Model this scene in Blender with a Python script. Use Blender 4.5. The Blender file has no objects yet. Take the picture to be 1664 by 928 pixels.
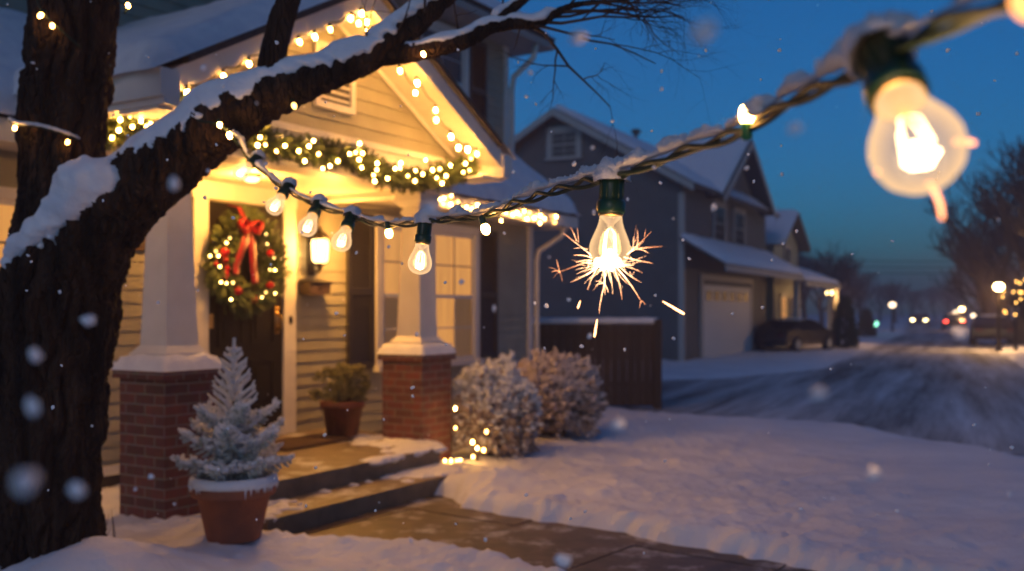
import bpy, math, random
from mathutils import Vector, Matrix, noise
random.seed(7)
R = math.radians
sc = bpy.context.scene
COL = sc.collection
U = random.uniform

# ------------------------------------------------------------------ camera maths
F, CX, HY, EYE = 1600.0, 832.0, 505.0, 1.6
def at(px, py, Y):
    return Vector(((px-CX)/F*Y, Y, EYE-(py-HY)/F*Y))

# house frame: x along the facade, y into the house, z up
TH = R(31.5)
HM = Matrix.Translation((-2.51, 7.11, 0)) @ Matrix.Rotation(R(90)-TH, 4, 'Z')
HI = HM.inverted()
def wall_at(px, py, y):
    """point (house frame) where the sight line meets the plane y = const"""
    o = HI @ Vector((0, 0, EYE)); d = HI.to_3x3() @ Vector(((px-CX)/F, 1, (HY-py)/F))
    return o + d*((y-o.y)/d.y)
def side_at(px, py, x):
    o = HI @ Vector((0, 0, EYE)); d = HI.to_3x3() @ Vector(((px-CX)/F, 1, (HY-py)/F))
    return o + d*((x-o.x)/d.x)
def nz(x, y=0., z=0.):
    return noise.noise(Vector((x, y, z)))
def sstep(a, b, x):
    t = min(1, max(0, (x-a)/(b-a))); return t*t*(3-2*t)
def lerp(a, b, t): return a+(b-a)*t

# ------------------------------------------------------------------ materials
def mat(name, col, rough=.6, col2=None, nscale=6, bump=0, bscale=30, metal=0, emit=None, estr=0, spec=.5, coords='Object', stretch=None, detail=6, contrast=(.35, .65)):
    m = bpy.data.materials.new(name); m.use_nodes = True
    nt = m.node_tree; b = nt.nodes['Principled BSDF']
    b.inputs['Base Color'].default_value = (*col, 1); b.inputs['Roughness'].default_value = rough
    b.inputs['Metallic'].default_value = metal; b.inputs['Specular IOR Level'].default_value = spec
    tc = nt.nodes.new('ShaderNodeTexCoord'); src = tc.outputs[coords]
    if stretch:
        mp = nt.nodes.new('ShaderNodeMapping'); mp.inputs['Scale'].default_value = stretch
        nt.links.new(src, mp.inputs[0]); src = mp.outputs[0]
    if col2:
        n = nt.nodes.new('ShaderNodeTexNoise'); n.inputs['Scale'].default_value = nscale; n.inputs['Detail'].default_value = detail
        nt.links.new(src, n.inputs['Vector'])
        r = nt.nodes.new('ShaderNodeValToRGB')
        r.color_ramp.elements[0].position = contrast[0]; r.color_ramp.elements[1].position = contrast[1]
        r.color_ramp.elements[0].color = (*col, 1); r.color_ramp.elements[1].color = (*col2, 1)
        nt.links.new(n.outputs['Fac'], r.inputs[0]); nt.links.new(r.outputs[0], b.inputs['Base Color'])
    if bump:
        n = nt.nodes.new('ShaderNodeTexNoise'); n.inputs['Scale'].default_value = bscale; n.inputs['Detail'].default_value = 5
        nt.links.new(src, n.inputs['Vector'])
        bp = nt.nodes.new('ShaderNodeBump'); bp.inputs['Strength'].default_value = bump; bp.inputs['Distance'].default_value = .02
        nt.links.new(n.outputs['Fac'], bp.inputs['Height']); nt.links.new(bp.outputs[0], b.inputs['Normal'])
    if emit:
        b.inputs['Emission Color'].default_value = (*emit, 1); b.inputs['Emission Strength'].default_value = estr
    return m

def emis(name, col, s):
    m = bpy.data.materials.new(name); m.use_nodes = True
    nt = m.node_tree; nt.nodes.remove(nt.nodes['Principled BSDF'])
    e = nt.nodes.new('ShaderNodeEmission'); e.inputs[0].default_value = (*col, 1); e.inputs[1].default_value = s
    nt.links.new(e.outputs[0], nt.nodes['Material Output'].inputs[0])
    return m

WARM = (1.0, .43, .075)
SNOW = mat('snow', (.84, .85, .88), .55, (.72, .74, .80), 9, .35, 60, spec=.3)
SNOWF = mat('snow_fine', (.86, .86, .88), .6, None, 9, .7, 260, spec=.3)
GROUND = mat('snow_ground', (.84, .85, .88), .6, (.66, .68, .74), 1.1, .55, 22, spec=.3, contrast=(.3, .75))
FROST = mat('frost', (.91, .90, .91), .6, (.70, .72, .71), 30, .5, 160, spec=.3)
FROSTD = mat('frosted_needles', (.30, .34, .29), .7, (.62, .64, .62), 40, .4, 120)
def crack(m):
    nt = m.node_tree; b = nt.nodes['Principled BSDF']; tc = nt.nodes.new('ShaderNodeTexCoord'); mp = nt.nodes.new('ShaderNodeMapping'); mp.inputs['Scale'].default_value = (30, 30, 9); nt.links.new(tc.outputs['Object'], mp.inputs[0])
    v = nt.nodes.new('ShaderNodeTexVoronoi'); v.feature = 'DISTANCE_TO_EDGE'; v.inputs['Scale'].default_value = 1; nt.links.new(mp.outputs[0], v.inputs['Vector'])
    r = nt.nodes.new('ShaderNodeMapRange'); r.inputs[2].default_value = .22; nt.links.new(v.outputs['Distance'], r.inputs[0])
    bp = nt.nodes.new('ShaderNodeBump'); bp.inputs['Strength'].default_value = .9; bp.inputs['Distance'].default_value = .02; nt.links.new(r.outputs[0], bp.inputs['Height'])
    old = b.inputs['Normal'].links[0].from_socket; nt.links.new(old, bp.inputs['Normal']); nt.links.new(bp.outputs[0], b.inputs['Normal']); return m
BARK = mat('bark', (.009, .006, .004), .9, (.062, .034, .020), 9, 1.0, 24, stretch=(1, 1, .2), spec=.25)
crack(BARK)
TWIG = mat('twig', (.05, .028, .018), .85, (.10, .06, .04), 12, spec=.2)
SIDING = mat('siding', (.345, .33, .255), .6, (.29, .275, .21), 3, .15, 40)
TRIM = mat('white_trim', (.76, .73, .68), .5, (.68, .65, .60), 4, .1, 30)
SOFFIT = mat('soffit', (.74, .69, .60), .55, (.64, .60, .52), 6, .15, 40)
DARKROOF = mat('shingle_edge', (.03, .03, .035), .8, (.06, .055, .05), 20, .6, 60)
DOORM = mat('door_paint', (.006, .005, .005), .45, (.010, .008, .007), 5, spec=.22)
BRASS = mat('brass', (.55, .36, .13), .32, metal=1)
SHUT = mat('shutter_paint', (.018, .016, .017), .5)
CONC = None
RED = mat('red_ribbon', (.30, .003, .012), .45, (.20, .002, .008), 14, .2, 80)
ORN = mat('red_ornament', (.42, .006, .01), .18)
GREENLEAF = mat('fir_green', (.045, .075, .022), .6, (.13, .16, .05), 22)
GREENLEAF2 = mat('shrub_green', (.12, .13, .04), .6, (.30, .27, .10), 18)
TERRA = mat('terracotta', (.38, .12, .055), .7, (.21, .075, .045), 5, .4, 60, contrast=(.3, .7), detail=9)
TERRAD = mat('dark_terracotta', (.17, .05, .03), .6, (.11, .035, .02), 7, .3, 50)
SOIL = mat('soil', (.02, .013, .009), .9, bump=.8)
SOCK = mat('green_socket', (.008, .035, .016), .32, (.014, .05, .022), 30)
SOCKL = mat('bright_green_socket', (.02, .16, .05), .35)
WIREM = mat('green_wire', (.010, .022, .009), .6, (.016, .03, .012), 40, spec=.35)
DARKM = mat('dark_metal', (.03, .025, .02), .4, metal=.6)
WOODB = mat('fence_wood', (.032, .018, .012), .7, (.055, .032, .02), 5, .4, 20, stretch=(1, 1, .2))
NSIDE = mat('neighbor_siding', (.080, .108, .122), .7, (.066, .09, .102), 2)
NTRIM = mat('neighbor_trim', (.36, .37, .36), .6)
NWHITE = mat('garage_white', (.62, .62, .62), .55)
NGREEN = mat('far_siding', (.22, .27, .24), .7)
CARP = mat('car_paint', (.010, .011, .014), .22, spec=.6)
CARG = mat('car_glass', (.01, .012, .015), .08)
TYRE = mat('tyre', (.012, .012, .012), .8)
FARBARK = mat('far_bark', (.035, .03, .028), .9)
HEDGE = mat('dark_evergreen', (.02, .032, .022), .8, (.04, .055, .035), 12)
MATM = mat('door_mat', (.05, .028, .018), .95, (.09, .05, .03), 60, .8, 200)
FOUND = mat('foundation', (.05, .045, .04), .85, bump=.4)
MINI = emis('mini_bulb_glow', (1.0, .46, .10), 60)
MINIC = emis('garland_bulb_glow', (1.0, .45, .09), 95)
C9 = emis('rake_bulb_glow', (1.0, .44, .085), 200)
DIM = emis('wreath_bulb_glow', (1.0, .56, .14), 14)
LANT = emis('lantern_glass_glow', (1.0, .58, .20), 5)
FIL = emis('filament_glow', (1.0, .62, .26), 9)
CORE = emis('hot_core_glow', (1.0, .66, .32), 16)
SPARK = emis('spark_glow', (1.0, .42, .16), 6)
def cooling_spark():
    m = emis('cooling_spark_glow', (1, .5, .2), 10); nt = m.node_tree; e = [n for n in nt.nodes if n.type == 'EMISSION'][0]
    tc = nt.nodes.new('ShaderNodeTexCoord'); ln = nt.nodes.new('ShaderNodeVectorMath'); ln.operation = 'LENGTH'; nt.links.new(tc.outputs['Object'], ln.inputs[0])
    mr = nt.nodes.new('ShaderNodeMapRange'); mr.inputs[1].default_value = .02; mr.inputs[2].default_value = .125; nt.links.new(ln.outputs['Value'], mr.inputs[0])
    r = nt.nodes.new('ShaderNodeValToRGB'); r.color_ramp.elements[0].color = (1, .58, .27, 1); r.color_ramp.elements[1].color = (1, .34, .13, 1); nt.links.new(mr.outputs[0], r.inputs[0]); nt.links.new(r.outputs[0], e.inputs[0])
    n = nt.nodes.new('ShaderNodeTexNoise'); n.inputs['Scale'].default_value = 130; nt.links.new(tc.outputs['Object'], n.inputs['Vector'])
    m1 = nt.nodes.new('ShaderNodeMapRange'); m1.inputs[3].default_value = 13; m1.inputs[4].default_value = 2.0; nt.links.new(mr.outputs[0], m1.inputs[0])
    m2 = nt.nodes.new('ShaderNodeMath'); m2.operation = 'MULTIPLY'; nt.links.new(m1.outputs[0], m2.inputs[0])
    m3 = nt.nodes.new('ShaderNodeMapRange'); m3.inputs[1].default_value = .3; m3.inputs[2].default_value = .7; m3.inputs[3].default_value = .45; m3.inputs[4].default_value = 1.5; nt.links.new(n.outputs['Fac'], m3.inputs[0]); nt.links.new(m3.outputs[0], m2.inputs[1])
    nt.links.new(m2.outputs[0], e.inputs[1]); return m
SPARKC = cooling_spark()
HEADL = emis('headlight_glow', (1.0, .72, .32), 30)
TAILL = emis('taillight_glow', (1.0, .06, .04), 12)
GREENL = emis('green_lamp_glow', (.30, 1.0, .65), 3)
YARDL = emis('yard_lamp_glow', (1.0, .66, .26), 22)
YARDD = emis('dim_lamp_glow', (.85, .62, .40), 5)

def brick_mat():
    m = mat('brick', (.2, .05, .03), .8)
    nt = m.node_tree; b = nt.nodes['Principled BSDF']
    tc = nt.nodes.new('ShaderNodeTexCoord'); sx = nt.nodes.new('ShaderNodeSeparateXYZ'); nt.links.new(tc.outputs['Object'], sx.inputs[0])
    a = nt.nodes.new('ShaderNodeMath'); nt.links.new(sx.outputs[0], a.inputs[0]); nt.links.new(sx.outputs[1], a.inputs[1])
    c = nt.nodes.new('ShaderNodeCombineXYZ'); nt.links.new(a.outputs[0], c.inputs[0]); nt.links.new(sx.outputs[2], c.inputs[1])
    br = nt.nodes.new('ShaderNodeTexBrick'); nt.links.new(c.outputs[0], br.inputs['Vector'])
    br.inputs['Scale'].default_value = 1; br.inputs['Brick Width'].default_value = .215; br.inputs['Row Height'].default_value = .076
    br.inputs['Mortar Size'].default_value = .007; br.inputs['Mortar Smooth'].default_value = .3
    br.inputs['Color1'].default_value = (.26, .062, .036, 1); br.inputs['Color2'].default_value = (.13, .034, .022, 1)
    br.inputs['Mortar'].default_value = (.30, .24, .20, 1)
    n = nt.nodes.new('ShaderNodeTexNoise'); n.inputs['Scale'].default_value = 14; nt.links.new(tc.outputs['Object'], n.inputs['Vector'])
    mx = nt.nodes.new('ShaderNodeMixRGB'); mx.blend_type = 'MULTIPLY'; mx.inputs[0].default_value = .6
    nt.links.new(br.outputs['Color'], mx.inputs[1]); nt.links.new(n.outputs['Color'], mx.inputs[2])
    g = nt.nodes.new('ShaderNodeBrightContrast'); g.inputs[1].default_value = .02; nt.links.new(mx.outputs[0], g.inputs[0])
    nt.links.new(g.outputs[0], b.inputs['Base Color'])
    iv = nt.nodes.new('ShaderNodeMath'); iv.operation = 'SUBTRACT'; iv.inputs[0].default_value = 1; nt.links.new(br.outputs['Fac'], iv.inputs[1])
    ad = nt.nodes.new('ShaderNodeMath'); ad.operation = 'MULTIPLY_ADD'; nt.links.new(n.outputs['Fac'], ad.inputs[0]); ad.inputs[1].default_value = .35
    nt.links.new(iv.outputs[0], ad.inputs[2])
    bp = nt.nodes.new('ShaderNodeBump'); bp.inputs['Strength'].default_value = .8; bp.inputs['Distance'].default_value = .012
    nt.links.new(ad.outputs[0], bp.inputs['Height']); nt.links.new(bp.outputs[0], b.inputs['Normal'])
    return m
BRICK = brick_mat()

def dusted_mat(name, base, base2, lo, hi, sc1=2.2, along=None):
    """paving with patches of thin snow lying on it"""
    m = mat(name, base, .5, base2, 7, .35, 40); nt = m.node_tree; b = nt.nodes['Principled BSDF']
    src = b.inputs['Base Color'].links[0].from_socket
    tc = nt.nodes.new('ShaderNodeTexCoord')
    n = nt.nodes.new('ShaderNodeTexNoise'); n.inputs['Scale'].default_value = sc1; n.inputs['Detail'].default_value = 8; n.inputs['Roughness'].default_value = .68
    vs = tc.outputs['Object']
    if along is not None:
        vr = nt.nodes.new('ShaderNodeVectorRotate'); vr.inputs['Axis'].default_value = (0, 0, 1); vr.inputs['Angle'].default_value = -along; nt.links.new(vs, vr.inputs['Vector'])
        mp = nt.nodes.new('ShaderNodeMapping'); mp.inputs['Scale'].default_value = (.10, 1.5, 1); nt.links.new(vr.outputs[0], mp.inputs[0]); vs = mp.outputs[0]
    nt.links.new(vs, n.inputs['Vector'])
    r = nt.nodes.new('ShaderNodeMapRange'); r.inputs[1].default_value = lo; r.inputs[2].default_value = hi
    nt.links.new(n.outputs['Fac'], r.inputs[0])
    sx = nt.nodes.new('ShaderNodeNewGeometry'); s2 = nt.nodes.new('ShaderNodeSeparateXYZ'); nt.links.new(sx.outputs['Normal'], s2.inputs[0])
    up = nt.nodes.new('ShaderNodeMapRange'); up.inputs[1].default_value = .6; up.inputs[2].default_value = .9; nt.links.new(s2.outputs[2], up.inputs[0])
    ml = nt.nodes.new('ShaderNodeMath'); ml.operation = 'MULTIPLY'; nt.links.new(r.outputs[0], ml.inputs[0]); nt.links.new(up.outputs[0], ml.inputs[1])
    mx = nt.nodes.new('ShaderNodeMixRGB'); nt.links.new(ml.outputs[0], mx.inputs[0]); nt.links.new(src, mx.inputs[1]); mx.inputs[2].default_value = (.78, .79, .82, 1)
    nt.links.new(mx.outputs[0], b.inputs['Base Color'])
    return m
CONC = dusted_mat('dusted_concrete', (.22, .17, .115), (.14, .105, .07), .53, .70)
PATHM = dusted_mat('dusted_walkway', (.115, .08, .052), (.06, .043, .03), .53, .80, 3.0)
ROADM = dusted_mat('dusted_road', (.06, .056, .056), (.10, .095, .092), .36, .70, .9, along=R(66))
ROADM.node_tree.nodes['Principled BSDF'].inputs['Roughness'].default_value = .72

def glass_pane():
    m = bpy.data.materials.new('window_glass'); m.use_nodes = True; nt = m.node_tree; nt.nodes.remove(nt.nodes['Principled BSDF'])
    t = nt.nodes.new('ShaderNodeBsdfTransparent'); g = nt.nodes.new('ShaderNodeBsdfGlossy'); g.inputs['Roughness'].default_value = .06
    fr = nt.nodes.new('ShaderNodeFresnel'); fr.inputs[0].default_value = 1.5
    mx = nt.nodes.new('ShaderNodeMixShader'); nt.links.new(fr.outputs[0], mx.inputs[0]); nt.links.new(t.outputs[0], mx.inputs[1]); nt.links.new(g.outputs[0], mx.inputs[2])
    nt.links.new(mx.outputs[0], nt.nodes['Material Output'].inputs[0]); return m
PANE = glass_pane()
def bulb_glass(name, e, col=(1.0, .60, .24)):
    m = bpy.data.materials.new(name); m.use_nodes = True; nt = m.node_tree; nt.nodes.remove(nt.nodes['Principled BSDF'])
    t = nt.nodes.new('ShaderNodeBsdfTransparent'); g = nt.nodes.new('ShaderNodeBsdfGlossy'); g.inputs['Roughness'].default_value = .08
    em = nt.nodes.new('ShaderNodeEmission'); em.inputs[0].default_value = (*col, 1); em.inputs[1].default_value = e
    lw = nt.nodes.new('ShaderNodeLayerWeight'); lw.inputs[0].default_value = .42
    mr = nt.nodes.new('ShaderNodeMapRange'); mr.inputs[3].default_value = .13; mr.inputs[4].default_value = .90; nt.links.new(lw.outputs['Facing'], mr.inputs[0])
    a = nt.nodes.new('ShaderNodeMixShader'); nt.links.new(mr.outputs[0], a.inputs[0]); nt.links.new(t.outputs[0], a.inputs[1]); nt.links.new(em.outputs[0], a.inputs[2])
    b = nt.nodes.new('ShaderNodeMixShader'); b.inputs[0].default_value = .06; nt.links.new(a.outputs[0], b.inputs[1]); nt.links.new(g.outputs[0], b.inputs[2])
    nt.links.new(b.outputs[0], nt.nodes['Material Output'].inputs[0]); return m
BGLASS = bulb_glass('glowing_bulb_glass', 1.0, (1.0, .60, .28))
def curtain_mat(name, s, sx=26):
    m = bpy.data.materials.new(name); m.use_nodes = True; nt = m.node_tree; b = nt.nodes['Principled BSDF']
    b.inputs['Base Color'].default_value = (.7, .55, .35, 1)
    tc = nt.nodes.new('ShaderNodeTexCoord'); w = nt.nodes.new('ShaderNodeTexNoise'); mp = nt.nodes.new('ShaderNodeMapping'); mp.inputs['Scale'].default_value = (sx, sx, .8)
    nt.links.new(tc.outputs['Object'], mp.inputs[0]); nt.links.new(mp.outputs[0], w.inputs['Vector']); w.inputs['Scale'].default_value = 1
    r = nt.nodes.new('ShaderNodeMapRange'); r.inputs[1].default_value = .3; r.inputs[2].default_value = .7; r.inputs[3].default_value = s*.6; r.inputs[4].default_value = s
    nt.links.new(w.outputs['Fac'], r.inputs[0]); nt.links.new(r.outputs[0], b.inputs['Emission Strength'])
    b.inputs['Emission Color'].default_value = (1.0, .42, .085, 1); return m
CURT = curtain_mat('lit_curtain', .62)
CURTD = curtain_mat('dim_curtain', .10)
CURTF = curtain_mat('far_lit_curtain', .75)
DARKP = mat('dark_room', (.03, .035, .035), .4)

# ------------------------------------------------------------------ mesh builder
class MB:
    def __init__(s): s.v = []; s.f = []
    def add(s, vs, fs):
        o = len(s.v); s.v += [tuple(x) for x in vs]; s.f += [tuple(i+o for i in q) for q in fs]
    def box(s, x0, x1, y0, y1, z0, z1, M=None):
        vs = [Vector((x, y, z)) for z in (z0, z1) for y in (y0, y1) for x in (x0, x1)]
        if M: vs = [M @ q for q in vs]
        s.add(vs, [(0, 2, 3, 1), (4, 5, 7, 6), (0, 1, 5, 4), (1, 3, 7, 5), (3, 2, 6, 7), (2, 0, 4, 6)]); return s
    def frustum(s, cx, cy, z0, z1, a, b):
        vs = [(cx+i*w, cy+j*w, z) for z, w in ((z0, a), (z1, b)) for j in (-1, 1) for i in (-1, 1)]
        s.add(vs, [(0, 2, 3, 1), (4, 5, 7, 6), (0, 1, 5, 4), (1, 3, 7, 5), (3, 2, 6, 7), (2, 0, 4, 6)]); return s
    def prism(s, poly, a, b, fn):
        """poly of 2-D points extruded from a to b; fn(p, q, t) -> xyz"""
        n = len(poly)
        s.add([fn(p, q, a) for p, q in poly]+[fn(p, q, b) for p, q in poly],
              [tuple(range(n))[::-1], tuple(range(n, 2*n))]+[(i, (i+1) % n, n+(i+1) % n, n+i) for i in range(n)]); return s
    def tube(s, pts, rad, n=8, caps=True, fn=None, squash=None):
        pts = [Vector(p) for p in pts]; m = len(pts)
        if not hasattr(rad, '__len__'): rad = [rad]*m
        t = (pts[1]-pts[0]).normalized(); ref = Vector((0, 0, 1)) if abs(t.z) < .9 else Vector((1, 0, 0))
        nrm = (ref - t*ref.dot(t)).normalized(); vs = []
        for i, p in enumerate(pts):
            t = (pts[min(i+1, m-1)]-pts[max(i-1, 0)])
            t = t.normalized() if t.length > 1e-9 else Vector((0, 0, 1))
            q = nrm - t*nrm.dot(t)
            nrm = q.normalized() if q.length > 1e-6 else t.orthogonal().normalized()
            b = t.cross(nrm)
            for k in range(n):
                a = 2*math.pi*k/n; d = nrm*math.cos(a)+b*math.sin(a)
                r = rad[i] if fn is None else fn(p, d, rad[i], i, k)
                vs.append(p+d*r)
        fs = [(i*n+k, i*n+(k+1) % n, (i+1)*n+(k+1) % n, (i+1)*n+k) for i in range(m-1) for k in range(n)]
        if caps: fs += [tuple(range(n))[::-1], tuple(range((m-1)*n, m*n))]
        s.add(vs, fs); return s
    def lathe(s, prof, n=24, M=None, wob=None):
        vs = []
        for i, (r, z) in enumerate(prof):
            for k in range(n):
                a = 2*math.pi*k/n; rr = r*(1+(wob(a, i) if wob else 0)); p = Vector((rr*math.cos(a), rr*math.sin(a), z))
                vs.append(M @ p if M else p)
        m = len(prof)
        fs = [(i*n+k, i*n+(k+1) % n, (i+1)*n+(k+1) % n, (i+1)*n+k) for i in range(m-1) for k in range(n)]
        fs += [tuple(range(n))[::-1], tuple(range((m-1)*n, m*n))]
        s.add(vs, fs); return s
    def ball(s, c, r, n=10, m=7, scale=(1, 1, 1), lump=0, seed=0, freq=1.5):
        c = Vector(c); vs = []
        for i in range(m+1):
            th = math.pi*i/m
            for k in range(n):
                a = 2*math.pi*k/n; d = Vector((math.sin(th)*math.cos(a), math.sin(th)*math.sin(a), math.cos(th)))
                q = r*(1+(lump*noise.noise(d*freq+Vector((seed*3.7, seed*1.3, seed))) if lump else 0))
                vs.append(c+Vector((d.x*q*scale[0], d.y*q*scale[1], d.z*q*scale[2])))
        s.add(vs, [(i*n+k, (i+1)*n+k, (i+1)*n+(k+1) % n, i*n+(k+1) % n) for i in range(m) for k in range(n)]); return s
    def spike(s, p, d, L, r, n=4, tip=.25, mid=None):
        p = Vector(p); d = Vector(d).normalized(); a = d.orthogonal().normalized(); b = d.cross(a); vs = []
        prof = [(0, r*.6), (.35, r), (.85, r*.8), (1, r*tip)]
        for t, q in prof:
            for k in range(n):
                g = 2*math.pi*k/n; vs.append(p+d*L*t+(a*math.cos(g)+b*math.sin(g))*q)
        fs = [(i*n+k, i*n+(k+1) % n, (i+1)*n+(k+1) % n, (i+1)*n+k) for i in range(3) for k in range(n)]+[tuple(range(3*n, 4*n))]
        s.add(vs, fs); return s
    def build(s, name, m, parent=None, smooth=False, M=None):
        me = bpy.data.meshes.new(name); me.from_pydata(s.v, [], s.f); me.update()
        if M is not None: me.transform(M)
        me.materials.append(m)
        if smooth: me.polygons.foreach_set('use_smooth', [True]*len(me.polygons))
        o = bpy.data.objects.new(name, me); COL.objects.link(o)
        if parent: o.parent = parent
        return o

def tag(o, label=None, cat=None, group=None, kind=None):
    if label: o['label'] = label
    if cat: o['category'] = cat
    if group: o['group'] = group
    if kind: o['kind'] = kind
    return o
def empty(name, M, label, cat, group=None):
    o = bpy.data.objects.new(name, None); COL.objects.link(o); o.empty_display_size = .1
    o.matrix_world = M if isinstance(M, Matrix) else Matrix.Translation(M)
    return tag(o, label, cat, group)
def copy_tree(o, parent=None):
    c = o.copy(); COL.objects.link(c)
    if parent: c.parent = parent
    for ch in list(o.children): copy_tree(ch, c)
    return c
def bez(pts, n):
    """Catmull-Rom through tuples of any size"""
    out = []; m = len(pts)
    for i in range(m-1):
        p0, p1, p2, p3 = pts[max(i-1, 0)], pts[i], pts[i+1], pts[min(i+2, m-1)]
        for k in range(n):
            t = k/n
            out.append(tuple(.5*(2*b+(c-a)*t+(2*a-5*b+4*c-d)*t*t+(3*b-a-3*c+d)*t**3) for a, b, c, d in zip(p0, p1, p2, p3)))
    out.append(tuple(pts[-1])); return out
def point_light(name, loc, power, col, rad, parent=None):
    l = bpy.data.lights.new(name, 'POINT'); l.energy = power; l.color = col; l.shadow_soft_size = rad
    o = bpy.data.objects.new(name, l); COL.objects.link(o); o.location = loc
    if parent: o.parent = parent
    return o

# ================================================================== GROUND
PATH = [(-1.85, 6.75), (-1.75, 7.3), (-.95, 8.7), (-.50, 8.32), (-.28, 7.80), (.73, 7.08), (1.71, 6.15), (3.6, 4.5), (2.4, 3.4), (.15, 6.0), (-.5, 6.48)]
ROAD = [(.4, 16.6), (4.5, 13.9), (5.7, 10.7), (7.0, 5.0), (8, -20), (22, -20), (14.5, 5), (13.5, 25.6), (22.5, 46.5), (77, 175), (70, 175), (27, 68), (8.6, 27.2), (5, 23.2), (.4, 21.6)]
def pdist(poly, x, y):
    ins = False; best = 1e9; n = len(poly)
    for i in range(n):
        x1, y1 = poly[i]; x2, y2 = poly[(i+1) % n]
        if (y1 > y) != (y2 > y) and x < (x2-x1)*(y-y1)/(y2-y1)+x1: ins = not ins
        dx, dy = x2-x1, y2-y1; t = max(0, min(1, ((x-x1)*dx+(y-y1)*dy)/(dx*dx+dy*dy)))
        best = min(best, (x-x1-t*dx)**2+(y-y1-t*dy)**2)
    d = math.sqrt(best); return -d if ins else d
TRX, TRY = -2.60, 5.62
random.seed(41)
CLODS = {}
for _ in range(520):
    k = random.randrange(len(PATH)); q1, q2 = PATH[k], PATH[(k+1) % len(PATH)]; t_ = U(0, 1)
    cx_, cy_ = lerp(q1[0], q2[0], t_)+random.gauss(0, .22), lerp(q1[1], q2[1], t_)+random.gauss(0, .22)
    if random.random() < .45: cx_, cy_ = U(-3.2, 2.4), U(5.7, 8.8)
    CLODS.setdefault((int(cx_*4//1), int(cy_*4//1)), []).append((cx_, cy_, U(.022, .06), U(.006, .032)))
def clods(x, y):
    i, j = int(x*4//1), int(y*4//1); h = 0
    for a in (i-1, i, i+1):
        for b_ in (j-1, j, j+1):
            for (cx_, cy_, r, hh) in CLODS.get((a, b_), ()): h = max(h, hh*math.exp(-((x-cx_)**2+(y-cy_)**2)/(r*r)))
    return h
def gz(x, y):
    d = pdist(PATH, x, y) if -4 < x < 6 and 2 < y < 11 else 9
    d += .07*nz(x*2.3, y*2.3, 5)+.045*nz(x*7, y*7, 2)
    e = pdist(ROAD, x, y)+.3*nz(x*.7, y*.7, 1) if y < 190 and -8 < x < 90 else 9
    h = .07+.035*nz(x*1.1, y*1.1)+.018*nz(x*3.1, y*3.1, 4)+.007*nz(x*11, y*11, 7)
    h += .05*math.exp(-((d-.22)/.16)**2)
    h += .20*math.exp(-((x-TRX-.35)**2+(y-TRY+.25)**2)/.22)+.10*math.exp(-((x-TRX)**2+(y-TRY)**2)/.6)
    h += .13*math.exp(-((x+.12)**2/.09+(y-8.55)**2/.10))+.07*math.exp(-((x-.5)**2+(y-8.4)**2)/.5)
    h += .05*math.exp(-((x+1.9)**2/.05+(y-6.75)**2/.05))+.035*max(0, nz(x*5, y*5, 12))+.020*abs(nz(x*13, y*13, 3))+.012*nz(x*6, y*6, 20)
    h += clods(x, y)
    h *= sstep(-.10, .10, d)*sstep(-.4, .5, e)
    return h - .05*(1-sstep(-.08, .08, d)) - .06*(1-sstep(-.4, .4, e))
def axis(lo, hi, step, far_lo, far_hi, g=1.13):
    a = [lo+step*i for i in range(int((hi-lo)/step)+1)]; s = step; x = a[-1]
    while x < far_hi: s = min(s*g, 25); x += s; a.append(x)
    s = step; x = a[0]; b = []
    while x > far_lo: s = min(s*g, 25); x -= s; b.append(x)
    return b[::-1]+a
gx = axis(-3.2, 2.4, .027, -220, 300, 1.06); gy = axis(5.6, 8.8, .027, -40, 420, 1.04)
g = MB(); nx = len(gx)
g.v = [(x, y, gz(x, y)) for y in gy for x in gx]
g.f = [(j*nx+i, j*nx+i+1, (j+1)*nx+i+1, (j+1)*nx+i) for j in range(len(gy)-1) for i in range(nx-1)]
tag(g.build('snowy_ground', GROUND, smooth=True), 'snow covered front yards and lawns reaching down the street', 'ground', kind='structure')
def sheet(poly, z, name, m, label, cat):
    b = MB(); b.add([(x, y, z) for x, y in poly], [tuple(range(len(poly)))])
    return tag(b.build(name, m), label, cat, kind='structure')
# walkway as slabs with open joints between them
pw = MB()
ax = Vector((.79, -.61)); pxv = Vector((.61, .79)); org = Vector((-1.25, 7.3))
for i in range(-1, 6):
    for j in range(-1, 2):
        a0, a1, b0, b1 = i*1.02+.006, (i+1)*1.02-.006, j*1.3-.55+.006, (j+1)*1.3-.55-.006
        c = [org+ax*a+pxv*b for a, b in ((a0, b0), (a1, b0), (a1, b1), (a0, b1))]
        pw.add([(q.x, q.y, z) for z in (-.04, .012+.003*((i+j) % 2)) for q in c], [(4, 5, 6, 7), (0, 1, 5, 4), (1, 2, 6, 5), (2, 3, 7, 6), (3, 0, 4, 7)])
tag(pw.build('walkway', PATHM), 'wet brown paved walkway leading from the porch steps between snow banks', 'path', kind='structure')
sheet(ROAD, .004, 'street', ROADM, 'snow dusted asphalt street bending past the yards into the distance', 'road')

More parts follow.
